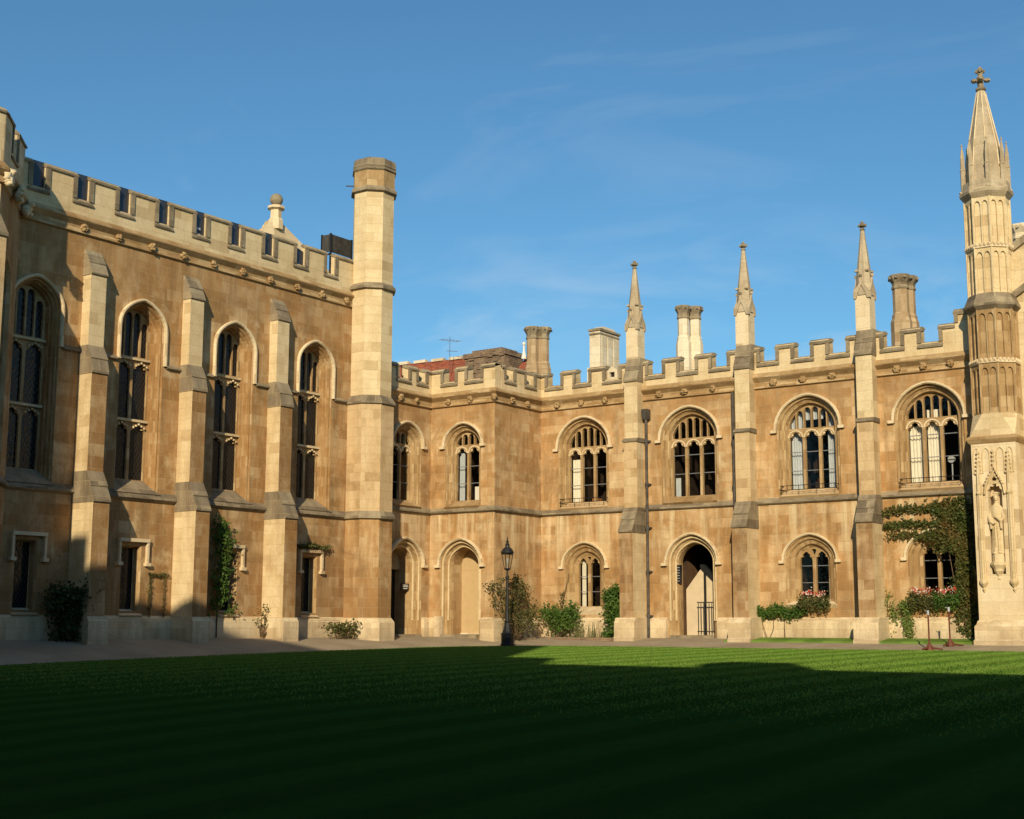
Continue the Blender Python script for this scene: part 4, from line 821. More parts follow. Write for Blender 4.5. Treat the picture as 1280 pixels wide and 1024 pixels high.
m.tube([(ax - 0.15, ay, az - 0.42), (ax + 0.4, ay, az - 0.5)], 0.012, 4); m.build('array', M_LEADR, ae)

# ------------------------------------------------------------------ gate tower (right edge)
gt = thing('gate_tower', (-10.5, YR, 0), 'tall octagonal turret with spire and canopied niche beside the gatehouse gable', 'tower')
TX, TY = -11.165, YR - 1.0 + 0.605
HB = 0.605
TF = Frame((TX, TY - HB, 0), (1, 0, 0), (0, -1, 0))
TS = Frame((TX + HB, TY, 0), (0, 1, 0), (1, 0, 0))
NW = [(-0.185, 1.78), (-0.185, 4.0)] + [(-0.165, 4.25), (-0.09, 4.5), (0, 4.72), (0.09, 4.5), (0.165, 4.25)] + [(0.185, 4.0), (0.185, 1.78)]
m = MB().prism(TF, [(-HB, 0.5), (HB, 0.5), (HB, 5.4), (-HB, 5.4)], [NW], -0.28, 0, back=False, osides=False)
m.prism(TS, [(-HB, 0.5), (3, 0.5), (3, 5.4), (-HB, 5.4)], [], -0.2, 0, back=False, osides=False); m.box(WORLD, TX - HB, TX - HB + 0.02, 0.5, 5.4, -TY - 1.2, -TY + HB)
m.quad(TF(-0.4, 1.5, -0.27), TF(0.4, 1.5, -0.27), TF(0.4, 4.9, -0.27), TF(-0.4, 4.9, -0.27))
tb = m.build('tower_base', S_PAL, gt)
m = MB()
for F_, a, b, m0, m1 in ((TF, -HB, HB, -1, 1), (TS, -HB, 3, -1, 0), (Frame((TX - HB, TY, 0), (0, -1, 0), (-1, 0, 0)), -1.2, HB, 0, 1)):
    m.extr(F_, [(0, -0.3), (0.12, -0.3), (0.12, 0.02), (0.09, 0.06), (0.09, 0.40), (0.04, 0.46), (0.03, 0.52), (0, 0.56)], a, b, m0, m1)
m.build('plinth', S_PLI, tb)
m = MB()
for F_, a, b, m0, m1 in ((TF, -HB, HB, -1, 1), (TS, -HB, 1.2, -1, 0), (Frame((TX - HB, TY, 0), (0, -1, 0), (-1, 0, 0)), -1.2, HB, 0, 1)):
    m.extr(F_, [(0, 5.30), (0.03, 5.33), (0.08, 5.42), (0.08, 5.48), (0, 5.52)], a, b, m0, m1)
m.build('cornice', S_TAN, tb)
# niche dressing: ogee canopy, side shafts with pendants, corbel
m = MB()
og = lambda o: [(-0.24 - o, 3.92), (-0.22 - o, 4.1 + o * .3), (-0.14 - o * .8, 4.32 + o * .6), (-0.05 - o * .5, 4.50 + o), (0, 4.66 + o * 1.8), (0.05 + o * .5, 4.50 + o), (0.14 + o * .8, 4.32 + o * .6), (0.22 + o, 4.1 + o * .3), (0.24 + o, 3.92)]
m.loft(TF, [[(x, z, d) for x, z in og(o)] for o, d in ((0, 0), (0, 0.06), (0.02, 0.09), (0.05, 0.06), (0.05, 0))])
m.prism(TF, [(-0.2, 4.02), (-0.14, 4.06), (-0.12, 4.14), (-0.05, 4.12), (-0.05, 4.2), (0.05, 4.2), (0.05, 4.12), (0.12, 4.14), (0.14, 4.06), (0.2, 4.02), (0.14, 4.32), (0.05, 4.50), (0, 4.62), (-0.05, 4.50), (-0.14, 4.32)], [[(-0.05, 4.28), (-0.07, 4.33), (-0.02, 4.38), (0, 4.43), (0.02, 4.38), (0.07, 4.33), (0.05, 4.28)]], -0.05, 0.02)
for z in (4.75, 4.86, 4.97, 5.08): m.ball(TF(0, z, 0.05), 0.05, 6, 5, rough=0.5)
for i in range(5):
    for s_ in (-1, 1): t = (i + 1) / 6; m.ball(TF(s_ * (0.27 * (1 - t) + 0.02), 4.12 + 0.5 * t, 0.08), 0.032, 5, 4, rough=0.6)
m.build('ogee_canopy', S_CRM, tb)
m = MB()
for u in (-0.40, 0.40):
    for dx in (-0.05, 0.05, 0): m.tube([TF(u + dx, 1.62, 0.03 if dx else 0.06), TF(u + dx, 3.95, 0.03 if dx else 0.06)], 0.036, 7)
    m.lathe(TF(u, 0, 0.02), [(0.01, 1.30), (0.05, 1.38), (0.03, 1.42), (0.10, 1.52), (0.12, 1.56), (0.12, 1.62), (0.08, 1.64)], 8)
    m.lathe(TF(u, 0, 0.03), [(0.09, 3.93), (0.10, 3.97), (0.075, 4.0), (0.07, 4.55), (0.01, 5.2)], 6)
    for i in range(6):
        for s_ in (-1, 1): m.ball(TF(u + s_ * 0.07 * (1 - i / 8), 4.5 + i * 0.11, 0.06), 0.028, 5, 4, rough=0.5)
m.build('niche_shaft', S_CRM, tb)
m = MB(); m.lathe(TF(0, 0, -0.02), [(0.01, 1.60), (0.05, 1.66), (0.04, 1.72), (0.13, 1.86), (0.14, 1.92), (0.21, 2.02), (0.21, 2.08), (0.18, 2.10)], 10); m.lathe(TF(0, 0, -0.06), [(0.17, 2.08), (0.16, 2.32)], 8, R(22.5)); m.build('corbel', S_CRM, tb)
m = MB()
for a, b in ((-0.54, -0.34), (-0.30, -0.08), (0.08, 0.30), (0.34, 0.54)): m.loft(TF, [[(x, z, d) for x, z in [(a + o, 4.5), *arch((a + b) / 2, (b - a) / 2 - o, 5.0, 0.2 - o, 8), (b - o, 4.5)]] for o, d in ((0, 0), (0, 0.03), (0.025, 0.03), (0.025, 0))])
m.build('blind_tracery', S_CRM, tb)
c8 = (TX, TY, 0)
V4 = HB * 1.0
m = MB()       # broach from square to octagon
r8 = 0.60; sq = [(-HB, -HB), (HB, -HB), (HB, HB), (-HB, HB)]
oc = [(r8 / math.cos(R(22.5)) * math.cos(R(22.5 + 45 * i - 135 - 0)), r8 / math.cos(R(22.5)) * math.sin(R(22.5 + 45 * i - 135))) for i in range(8)]
P = [Vector((TX + x, TY + y, 5.5)) for x, y in sq] + [Vector((TX + x, TY + y, 6.13)) for x, y in oc]
def near(i): return sorted(range(8), key=lambda j: (P[4 + j].xy - P[i].xy).length)[:2]
for i in range(4):
    a, b = near(i); m.add([P[i], P[4 + a], P[4 + b]], [(0, 1, 2)])
    c_, d_ = near((i + 1) % 4); bst = min(((x, y) for x in (a, b) for y in (c_, d_)), key=lambda t: (P[4 + t[0]] - P[4 + t[1]]).length)
    m.add([P[i], P[(i + 1) % 4], P[4 + bst[1]], P[4 + bst[0]]], [(0, 1, 2, 3)])
m.build('broach', S_CRM, tb)
def panelled(z0, z1, ap, name, mat, head=0.16):
    """octagon stage: core plus a frame of two lancet panels on every side"""
    m = MB(); m.lathe(c8, [((ap - 0.055) / math.cos(R(22.5)), z0), ((ap - 0.055) / math.cos(R(22.5)), z1)], 8, R(22.5))
    hw = ap * math.tan(R(22.5))
    for k in range(8):
        a = k * math.pi / 4; F_ = Frame((TX + ap * math.cos(a), TY + ap * math.sin(a), 0), (-math.sin(a), math.cos(a), 0), (math.cos(a), math.sin(a), 0))
        ho = []
        for s_ in (-1, 1):
            u0, u1 = sorted((s_ * 0.022, s_ * (hw - 0.045))); ho.append(lighthole(u0, u1, z0 + 0.05, z1 - 0.1 - head, head))
        m.prism(F_, [(-hw, z0), (hw, z0), (hw, z1), (-hw, z1)], ho, -0.06, 0.0, back=False)
        m.tube([F_(-hw, z0, 0), F_(-hw, z1, 0)], 0.03, 6)
    return m.build(name, mat, gt, org=(TX, TY, z0))
def ringm(prof, name, mat, par): return MB().lathe(c8, [(r / math.cos(R(22.5)), z) for r, z in prof], 8, R(22.5)).build(name, mat, par)
s1 = panelled(6.13, 7.50, 0.59, 'turret_stage', S_TAN)
def frieze(z, ap, par):
    m = MB(); m.lathe(c8, [(x / math.cos(R(22.5)), zz) for x, zz in ((ap, z - 0.05), (ap + 0.04, z - 0.03), (ap + 0.04, z + 0.03), (ap, z + 0.05))], 8, R(22.5))
    for k in range(8):
        a = k * math.pi / 4; hw = ap * math.tan(R(22.5))
        for i in range(4): u = -hw + (i + 0.5) * hw / 2; m.ball((TX + (ap + 0.03) * math.cos(a) - u * math.sin(a), TY + (ap + 0.03) * math.sin(a) + u * math.cos(a), z + 0.05), 0.05, 5, 4, (1, 1, 1.2))
    m.build('frieze', S_PAL, par)
frieze(7.55, 0.59, s1)
s2 = panelled(7.60, 9.02, 0.59, 'turret_stage', S_TAN)
ringm([(0.58, 9.0), (0.62, 9.04), (0.70, 9.12), (0.70, 9.18), (0.63, 9.34), (0.58, 9.48)], 'string_band', S_GRY, s2)
s3 = panelled(9.45, 10.76, 0.56, 'turret_stage', S_CRM); frieze(10.80, 0.56, s3)
s4 = panelled(10.85, 12.22, 0.56, 'turret_stage', S_CRM)
ringm([(0.55, 12.2), (0.58, 12.24), (0.67, 12.36), (0.68, 12.44), (0.62, 12.5), (0.60, 12.72), (0.56, 12.74)], 'cornice', S_SPIRE, s4)
sp = MB().lathe(c8, [(0.54, 12.7), (0.49, 13.3), (0.43, 13.75), (0.12, 15.45), (0.10, 15.5)], 8, R(22.5)).build('spire', S_SPIRE, gt, org=(TX, TY, 12.7))
m = MB()
for k in range(8): a = R(22.5) + k * math.pi / 4; m.tube([(TX + 0.53 * math.cos(a), TY + 0.53 * math.sin(a), 12.75), (TX + 0.44 * math.cos(a), TY + 0.44 * math.sin(a), 13.75), (TX + 0.115 * math.cos(a), TY + 0.115 * math.sin(a), 15.45)], 0.022, 5)
m.build('spire_rib', S_PAL, sp)
for k in range(8):
    a = R(22.5) + k * math.pi / 4; x, y = TX + 0.60 * math.cos(a), TY + 0.60 * math.sin(a); m = MB()
    m.lathe((x, y, 0), [(0.075, 12.5), (0.075, 13.15), (0.09, 13.18), (0.065, 13.22), (0.06, 13.55), (0.015, 13.88), (0.03, 13.9), (0.01, 13.95)], 6); m.ball((x + 0.06 * math.cos(a), y + 0.06 * math.sin(a), 12.5), 0.06, 6, 5, rough=0.6); m.build('pinnacle', S_SPIRE, sp)
m = MB(); m.lathe(c8, [(0.10, 15.48), (0.15, 15.52), (0.15, 15.57), (0.09, 15.6), (0.08, 15.85), (0.11, 15.88), (0.07, 15.95), (0.07, 16.05), (0.10, 16.1), (0.03, 16.22)], 8)
for k in range(4): a = k * math.pi / 2 + 0.4; m.ball((TX + 0.17 * math.cos(a), TY + 0.17 * math.sin(a), 15.8), 0.085, 7, 5, (1.1, 1.1, 0.8), 0.5); m.ball((TX + 0.09 * math.cos(a), TY + 0.09 * math.sin(a), 16.08), 0.055, 6, 5, rough=0.5)
m.build('finial', S_GRY, sp)
# gable of the gatehouse running off to the right
GF = Frame((0, YR - 0.1, 0), (1, 0, 0), (0, -1, 0))
gx = lambda x: 10.55 + 0.62 * (x + 10.9)
MB().prism(GF, [(-10.9, -0.3), (-4.6, -0.3), (-4.6, gx(-5.6) - 0.6), (-5.6, gx(-5.6)), (-10.9, gx(-10.9))], [[(-10.3, 9.65), (-10.3, 10.25), (-10.1, 10.5), (-9.7, 10.5), (-9.5, 10.25), (-9.5, 9.95)]], -0.5, 0).build('gable_wall', S_CRM, gt)
m = MB()
for off, w_, d in ((0.0, 0.22, 0.1), (-1.32, 0.2, 0.12)):
    m.prism(GF, [(-10.9, gx(-10.9) + off), (-5.6, gx(-5.6) + off), (-5.6, gx(-5.6) + off + w_), (-10.9, gx(-10.9) + off + w_)], [], 0.002, d)
m.build('gable_coping', S_GRY, gt)
MB().box(WORLD, -10.5, -9.3, 9.4, 10.7, -YR - 0.75, -YR - 0.65).build('panel_back', S_WHI, gt)
oct_chim(gt, [(-10.95, 41.0)], 10.2, 12.1, 0.24, S_WHI, S_WHI)
MB().box(WORLD, -10.6, -4, -0.3, 10.2, -46, -YR - 0.8).build('wall', S_CRM, gt)

# statue in the niche
st = thing('statue', TF(0, 2.32, -0.06), 'weathered stone statue of a robed figure with a flat cap standing in the turret niche', 'statue')
def statue_body():
    m = MB(); c = TF(0, 2.32, -0.07); rings = [(0.0, .165, .12), (0.05, .17, .125), (0.25, .155, .115), (0.6, .145, .105), (0.85, .14, .10), (1.0, .15, .105), (1.15, .165, .105), (1.25, .155, .10), (1.31, .10, .08), (1.36, .055, .055), (1.42, .055, .055)]
    n = 40; rr = []
    for z, a, b in rings:
        f = 0.09 * max(0, 1 - z / 1.05)
        rr.append([(c.x + a * (1 + f * math.sin(9 * t + 1.5 * math.sin(2 * t))) * math.cos(t), c.y + b * (1 + f * math.sin(9 * t)) * math.sin(t), c.z + z) for t in [2 * math.pi * i / n for i in range(n)]])
    for j in range(len(rr) - 1): m.add(rr[j] + rr[j + 1], [(i, (i + 1) % n, n + (i + 1) % n, n + i) for i in range(n)])
    m.add(rr[0], [tuple(range(n - 1, -1, -1))]); m.add(rr[-1], [tuple(range(n))])
    def T(x, z, d): return c + Vector((x, -d, z))
    m.ball(T(0, 1.50, 0.01), 0.078, 14, 10, (0.9, 1.0, 1.2)); m.ball(T(0, 1.49, 0.09), 0.02, 6, 5, (0.8, 1, 1.3)); m.ball(T(0, 1.44, 0.075), 0.022, 6, 5, (1.4, .8, .5))
    for s_ in (-1, 1):
        m.tube([T(s_ * .14, 1.22, 0.0), T(s_ * .19, 0.98, 0.03), T(s_ * .13, 0.86, 0.12), T(s_ * .05, 0.88 + 0.08 * s_, 0.16)], [.055, .065, .07, .04], 9)
        m.tube([T(s_ * .13, 0.9, 0.12), T(s_ * .135, 0.66, 0.11)], [.05, .035], 8)          # hanging sleeve
        for f_ in range(4): m.tube([T(s_ * .05, 0.88 + .08 * s_ + .018 * f_, 0.16), T(0, 0.885 + .08 * s_ + .016 * f_, 0.175), T(-s_ * .02, 0.88 + .08 * s_ + .015 * f_, 0.165)], [.011, .010, .008], 6)
        m.tube([T(s_ * .05, 0.93 + .08 * s_, 0.16), T(s_ * .02, 0.965 + .08 * s_, 0.17)], .011, 6)
        m.ball(T(s_ * .08, 0.02, 0.12), 0.045, 7, 5, (0.8, 1.4, 0.6))
    m.tube([T(-.02, 0.2, .115), T(-.04, 0.8, .10)], .022, 6); m.tube([T(.06, 0.1, .12), T(.03, 0.75, .105)], .022, 6)
    o = m.build('temp_body', S_CRM); md = o.modifiers.new('r', 'REMESH'); md.mode = 'VOXEL'; md.voxel_size = 0.011; md.use_smooth_shade = True
    dg = bpy.context.evaluated_depsgraph_get(); me = bpy.data.meshes.new_from_object(o.evaluated_get(dg)); bpy.data.objects.remove(o)
    me.materials.clear(); me.materials.append(S_CRM); b = bpy.data.objects.new('body', me); COL.objects.link(b); b.parent = st; b.location = -worg(st)
    m = MB(); m.lathe(T(0, 0, 0), [(0.085, 1.55), (0.09, 1.60), (0.11, 1.62), (0.11, 1.65), (0.03, 1.67)], 4, R(45)); m.build('cap', S_CRM, st)
statue_body()

# ------------------------------------------------------------------ lamp post
def gl_(x, y): return ground_z(x, y)
lx, ly = -25.45, 35.25; lz = gl_(lx, ly)
lamp = thing('street_lamp', (lx, ly, lz), 'black cast iron lamp post with a tapered glass lantern on the path before the corner', 'lamp post')
LC = (lx, ly, lz)
def lp(prof, rs): return [(r * rs, z * 0.85) for r, z in prof]
MB().lathe(LC, lp([(0.27, -0.03), (0.27, 0.10), (0.24, 0.13), (0.24, 0.42), (0.26, 0.46), (0.20, 0.52), (0.13, 0.72), (0.10, 0.86), (0.12, 0.90), (0.12, 0.95)], 0.8), 8, R(22.5)).build('base', M_IRON, lamp)
MB().lathe(LC, lp([(0.085, 0.93), (0.075, 1.3), (0.085, 1.32), (0.085, 1.37), (0.068, 1.4), (0.052, 2.45), (0.075, 2.48), (0.075, 2.53), (0.04, 2.56), (0.035, 2.74), (0.07, 2.78)], 0.8), 10).build('post', M_IRON, lamp)
m = MB(); m.tube([(lx - 0.30 * 0.81, ly - 0.30 * -0.58, lz + 2.06), (lx + 0.30 * 0.81, ly + 0.30 * -0.58, lz + 2.06)], 0.016, 6)
for s_ in (-1, 1): m.ball((lx + s_ * 0.30 * 0.81, ly - s_ * 0.30 * 0.58, lz + 2.06), 0.026, 6, 5)
m.build('ladder_bar', M_IRON, lamp)
m = MB(); m.lathe(LC, lp([(0.13, 2.77), (0.15, 2.80), (0.14, 2.84)], 0.72), 4, R(15)); m.lathe(LC, lp([(0.265, 3.34), (0.285, 3.37), (0.265, 3.41)], 0.72), 4, R(15))
for k in range(4): a = R(15) + k * math.pi / 2; m.tube([(lx + 0.1 * math.cos(a), ly + 0.1 * math.sin(a), lz + 2.40), (lx + 0.19 * math.cos(a), ly + 0.19 * math.sin(a), lz + 2.86)], 0.013, 5)
lan = m.build('lantern', M_IRON, lamp)
m = MB()
for k in range(4):
    a, b = R(15) + k * math.pi / 2, R(105) + k * math.pi / 2; q4 = lambda r, an, z: (lx + 0.72 * r * math.cos(an), ly + 0.72 * r * math.sin(an), lz + 0.85 * z)
    m.quad(q4(.137, a, 2.84), q4(.137, b, 2.84), q4(.26, b, 3.34), q4(.26, a, 3.34))
m.build('glass_pane', M_GLASS, lan)
MB().lathe(LC, lp([(0.30, 3.40), (0.27, 3.45), (0.20, 3.55), (0.11, 3.60), (0.09, 3.66), (0.10, 3.70), (0.045, 3.76), (0.06, 3.82), (0.02, 3.88), (0.03, 3.93), (0.005, 4.0)], 0.72), 10).build('cap', M_IRON, lan)
m = MB(); m.lathe(LC, lp([(0.02, 2.82), (0.02, 2.98), (0.05, 3.02), (0.055, 3.16), (0.01, 3.22)], 0.72), 8); m.build('burner', M_WHITE, lan)

# barrier posts
def bpost(x, y, h, label):
    z = gl_(x, y); t = thing('barrier_post', (x, y, z), label, 'post', 'rust brown posts on the path')
    m = MB(); m.tube([(x, y, z + 0.04), (x, y, z + h)], 0.022, 8); m.build('pole', M_RUST, t)
    m = MB()
    for k in range(3): a = 0.3 + k * 2.094; m.tube([(x, y, z + 0.16), (x + 0.1 * math.cos(a), y + 0.1 * math.sin(a), z + 0.06), (x + 0.34 * math.cos(a), y + 0.34 * math.sin(a), z + 0.03)], [0.03, 0.028, 0.02], 6)
    m.lathe((x, y, z), [(0.12, 0.0), (0.10, 0.05), (0.03, 0.2)], 8); m.build('foot', M_RUST, t)
    m = MB(); m.lathe((x, y, z), [(0.028, h), (0.03, h + 0.02), (0.03, h + 0.11), (0.02, h + 0.12)], 8); m.tube([(x - 0.03, y, z + h + 0.09), (x - 0.09, y, z + h + 0.12)], 0.008, 5); m.build('post_top', M_GREYBOX, t)
bpost(-12.70, 36.62, 0.92, 'nearer rust brown barrier post standing at the lawn edge')
bpost(-12.43, 37.48, 0.92, 'rust brown barrier post standing on the path nearest the turret base')

# small fixed things
def small(name, F, u0, u1, z0, z1, d0, d1, mat, label, cat):
    return tag(MB().box(F, u0, u1, z0, z1, d0, d1).build(name, mat, org=F((u0 + u1) / 2, z0, d1)), label, cat)
o = thing('door_sign', F1(35.3, 1.6, -0.4), 'small dark board with pale lettering fixed inside the shaded doorway beside the hall turret', 'sign')
MB().box(F1, 35.12, 35.50, 1.52, 1.74, -0.34, -0.30).build('board', M_SIGN, o)
m = MB()
for z, w in ((1.69, 0.26), (1.64, 0.3), (1.58, 0.22)): m.box(F1, 35.31 - w / 2, 35.31 + w / 2, z - 0.012, z + 0.012, -0.299, -0.295)
m.build('lettering', M_WHITE, o)
o = thing('name_board', FR(DC - 0.46, 1.75, 0), 'narrow black name board on the left jamb of the staircase doorway', 'sign')
MB().box(FR, DC - 0.68, DC - 0.54, 1.72, 2.30, -0.34, -0.22).build('board', M_SIGN, o)
m = MB()
for i in range(6): m.box(FR, DC - 0.665, DC - 0.56, 1.79 + i * 0.085, 1.80 + i * 0.085, -0.219, -0.216)
m.build('lettering', M_WHITE, o)
o = thing('vent_box', FR(-23.78, 8.5, 0), 'pale stone vent box with a dark square hole in a crenel', 'vent')
m = MB(); m.prism(FR, [(-23.96, 8.47), (-23.58, 8.47), (-23.58, 8.78), (-23.77, 8.92), (-23.96, 8.78)], [[(-23.87, 8.55), (-23.87, 8.72), (-23.68, 8.72), (-23.68, 8.55)]], -0.2, 0.04); m.build('housing', S_WHI, o)
MB().box(FR, -23.9, -23.66, 8.53, 8.74, -0.1, -0.06).build('grille', M_DARK_OPENING, o)
o = thing('fixture_box', FL(28.95, 12.65, -0.1), 'small pale grey electrical box sitting in a hall crenel before a dark pane', 'fixture')
MB().box(FL, 28.78, 29.03, 12.66, 12.88, -0.3, -0.06).build('casing', M_GREYBOX, o); MB().box(FL, 28.90, 29.01, 12.70, 12.80, -0.055, -0.04).build('lens', M_SIGN, o)
small('cardboard_box', FR, -24.3, -24.08, 4.47, 4.78, -0.75, -0.50, M_ORNG, 'orange cardboard box on the right of an upper window sill', 'box')
small('sill_box', FR, -24.92, -24.66, 4.47, 4.60, -0.7, -0.5, M_ORNG, 'low tan box on the middle light of an upper window sill', 'box')
fan = thing('desk_fan', FR(-12.72, 4.5, -0.6), 'round white desk fan standing in the upper window nearest the turret', 'fan')
m = MB(); m.tube([FR(-12.80, 5.12, -0.62), FR(-12.80, 5.12, -0.52)], 0.10, 16); m.build('fan_head', M_GREYBOX, fan); m = MB(); m.tube([FR(-12.80, 4.5, -0.6), FR(-12.80, 5.0, -0.6)], 0.02); m.lathe(FR(-12.80, 4.46, -0.6), [(0.11, 0), (0.1, 0.04), (0.03, 0.06)], 10); m.build('stand', M_GREYBOX, fan)

# ------------------------------------------------------------------ planting
def flowerbox(u0, u1, z, lab, seedv, reds):
    random.seed(seedv); t = thing('window_box', FR((u0 + u1) / 2, z, 0.2), lab, 'window box', 'flower boxes on the ground floor sills')
    m = MB(); m.extr(FR, [(0.06, z + 0.02), (0.22, z + 0.02), (0.26, z + 0.17), (0.05, z + 0.17)], u0, u1); m.build('trough', M_GREEN, t)
    def fol():
        x = random.uniform(u0 - 0.1, u1 + 0.1); a = (x - u0) / (u1 - u0); hh = 0.22 + 0.08 * noise.noise(Vector((x * 5, seedv, 0)))
        dz = random.gauss(0.02, 0.12) + hh * 0.45; return FR(x, z + max(-0.2 - 0.08 * math.sin(x * 9), dz), 0.25 + random.gauss(0, 0.085))
    MB().leaves(fol, 1250, 0.065, (0, -0.6, 0.3)).build('foliage', LF_OLIVE if reds else LF_MID, t)
    def blo(lo, hi):
        def f():
            x = random.choice([random.uniform(u0, u1) for _ in range(3)]); x = round(x / 0.09) * 0.09 + random.gauss(0, 0.02); return FR(x, z + 0.40 + 0.10 * noise.noise(Vector((round(x / .09) * 3.1, seedv, 2))) + random.gauss(0, 0.045), 0.3 + random.gauss(0, 0.07))
        return f
    MB().leaves(blo(0, 0), 120, 0.055).build('blossom', PET_R, t); random.seed(seedv + 50); MB().leaves(blo(0, 0), 80, 0.055).build('blossom', PET_W, t)
flowerbox(-17.15, -16.42, 0.95, 'green window box of red and white flowers between two buttresses above the trailing hedge', 3, True)
flowerbox(-13.82, -13.27, 0.98, 'left flower box of pink and white blooms under the creeper covered window', 4, True)
flowerbox(-13.13, -12.6, 0.98, 'right flower box of red blooms under the creeper covered window', 5, False)

def plant(name, loc, lab, cat, parts, group=None):
    t = thing(name, loc, lab, cat, group)
    for (pn, m, mat) in parts: m.build(pn, mat, t)
    return t
def clumpy(F, blobs, n, size, nrm=None):
    """leaves gathered in clumps: blobs = (u, z, d, ru, rz, rd, weight)"""
    m = MB(); tot = sum(b[6] for b in blobs)
    for b in blobs:
        def c():
            while True:
                x, y, w = random.gauss(0, 0.5), random.gauss(0, 0.5), random.gauss(0, 0.5)
                if noise.noise(Vector((x * 2.2 + b[0] * 3, y * 2.2 + b[1] * 3, w * 2))) > -0.12: return F(b[0] + x * b[3], b[1] + y * b[4], b[2] + w * b[5])
        m.leaves(c, int(n * b[6] / tot), size, nrm)
    return m
def stems(F, base, tips, r=0.014):
    m = MB()
    for (u, z, d) in tips:
        mid = ((base[0] + u) / 2 + random.gauss(0, .05), (base[1] + z) / 2 + random.gauss(0, .04), (base[2] + d) / 2 + random.uniform(0, .05))
        m.tube([F(*base), F(*mid), F(u, z, d)], [r, r * .75, r * .4], 5)
    return m
random.seed(11)
B3 = Frame((X3, 0, 0), (0, 1, 0), (1, 0, 0))
FS = Frame((0, 36.9, 0), (1, 0, 0), (0, -1, 0))
bl = []
for _ in range(26):
    u, d, z = random.uniform(-26.45, -25.7), random.uniform(-.5, .7), random.uniform(.35, 1.75)
    bl.append((u, z, d, .26, .26, .22, 1))
bl += [(-26.62, 1.62, .95, .26, .16, .16, 1.0), (-26.5, 1.2, .95, .2, .22, .16, .7), (-26.1, 1.85, .2, .25, .22, .2, 1.2)]
plant('shrub', FS(-26.05, 0, 0.2), 'straggly olive leaved shrub growing behind the lamp post', 'shrub', [('foliage', clumpy(FS, bl, 2500, 0.075, None), LF_OLIVE), ('stem', stems(FS, (-26.05, -0.05, .2), [b[:3] for b in bl]), M_BARK)], 'plants in the bed by the corner')
bl = [(random.uniform(-26.15, -24.95), random.uniform(0.25, 0.85), .5, .35, .25, .25, 1) for _ in range(13)] + [(-25.15, 0.95, .4, .25, .25, .2, 1.2)]
plant('low_bush', FR(-25.6, 0, .5), 'low spreading green bush under the arched window left of the clipped shrub', 'bush', [('foliage', clumpy(FR, bl, 2300, 0.085), LF_MID), ('stem', stems(FR, (-25.6, 0, .5), [b[:3] for b in bl]), M_BARK)], 'plants in the bed by the corner')
bl = [(random.uniform(-23.78, -23.28), random.uniform(0.1, 1.5), random.uniform(.3, .6), .2, .18, .2, 1) for _ in range(34)]
plant('clipped_shrub', FR(-23.5, 0, .4), 'dense bright green shrub clipped upright against the buttress', 'shrub', [('foliage', clumpy(FR, bl, 3800, 0.10, (0, -0.5, 0.2)), LF_MID), ('stem', stems(FR, (-23.5, 0, .4), [b[:3] for b in bl[:10]]), M_BARK)], 'plants in the bed by the corner')
m = MB(); m.tube([FR(-25.75, 0, .15), FR(-25.72, 1.2, .1), FR(-25.5, 2.1, .06)], [.016, .012, .006], 5)
plant('wall_climber', FR(-25.75, 0, .15), 'thin bare climber reaching up the wall between shrub and arched window', 'climber', [('stem', m, M_BARK), ('foliage', clumpy(FR, [(-25.74, .9 + .12 * i, .12, .12, .12, .08, 1) for i in range(5)], 130, 0.06), LF_OLIVE)])
m = MB()
for _ in range(70):
    u = random.choice((-24.75, -24.15)) + random.gauss(0, .14); m.tube([FR(u, 0.02, .7), FR(u + random.gauss(0, .05), random.uniform(.25, .6), .7 + random.gauss(0, .05))], [.008, .003], 3)
plant('border_plant', FR(-24.45, 0, .7), 'sparse grey green border stems in the flower bed below the arched window', 'plant', [('stem', m, LF_OLIVE)])
o = MB(); o.box(FR, -26.3, -23.2, -0.3, 0.02, 1.05, 1.17); o.box(FR, -26.42, -26.301, -0.3, 0.02, 0.3, 1.17); struct(o.build('bed_kerb', M_BRICK))
struct(MB().box(FR, -26.3, -23.2, -0.2, 0.0, 0.1, 1.05).build('flower_bed', M_EARTH))
bl = [(u + random.gauss(0, .03), .80 + .06 * math.sin(u * 9) + random.gauss(0, .03), random.uniform(.14, .26), .16, .15, .1, 1) for u in frange(-18.75, -17.2, .065)]
plant('trailing_hedge', FR(-18.3, 0, .3), 'low trailing green hedge trained along the plinth beside the first flower box', 'hedge', [('foliage', clumpy(FR, bl, 2000, 0.075, (0, -.5, .3)), LF_MID), ('stem', stems(FR, (-18.25, -0.05, .3), [(-18.55, .75, .18), (-18.1, .8, .18)]), M_BARK), ('stem', stems(FR, (-17.75, 0, .2), [(-17.75, .75, .15)]), M_BARK)])
def drape(u, w): return [(u + random.gauss(0, w), random.uniform(.02, 1.1), .1 + random.uniform(0, .1), .16, .22, .06, 1) for _ in range(14)]
bl = [b if b[1] > .6 else (*b[:3], .12, .2, .05, .35) for b in drape(-14.05, .1)] + [(-14.05, .95, .2, .22, .2, .12, 3)]
plant('trailing_plant', FR(-14.05, 0, .15), 'pale green plant draping down the plinth left of the pink flower box', 'plant', [('foliage', clumpy(FR, bl, 1100, 0.07, (0, -.6, .2)), LF_YEL), ('stem', stems(FR, (-14.0, 0, .1), [b[:3] for b in bl[:6]]), M_BARK)])
bl = [(-14.62 + random.gauss(0, .05) + .12 * (1.2 - z), z, .08, .1, .14, .05, 1) for z in frange(.05, 1.4, .12)]
plant('ivy_strand', FR(-14.5, 0, .08), 'thin strand of pale ivy beside the last buttress base', 'climber', [('foliage', clumpy(FR, bl, 330, 0.06, (0, -.7, .1)), LF_YEL), ('stem', stems(FR, (-14.5, 0, .08), [(-14.62, 1.3, .06)]), M_BARK)])
bl = []
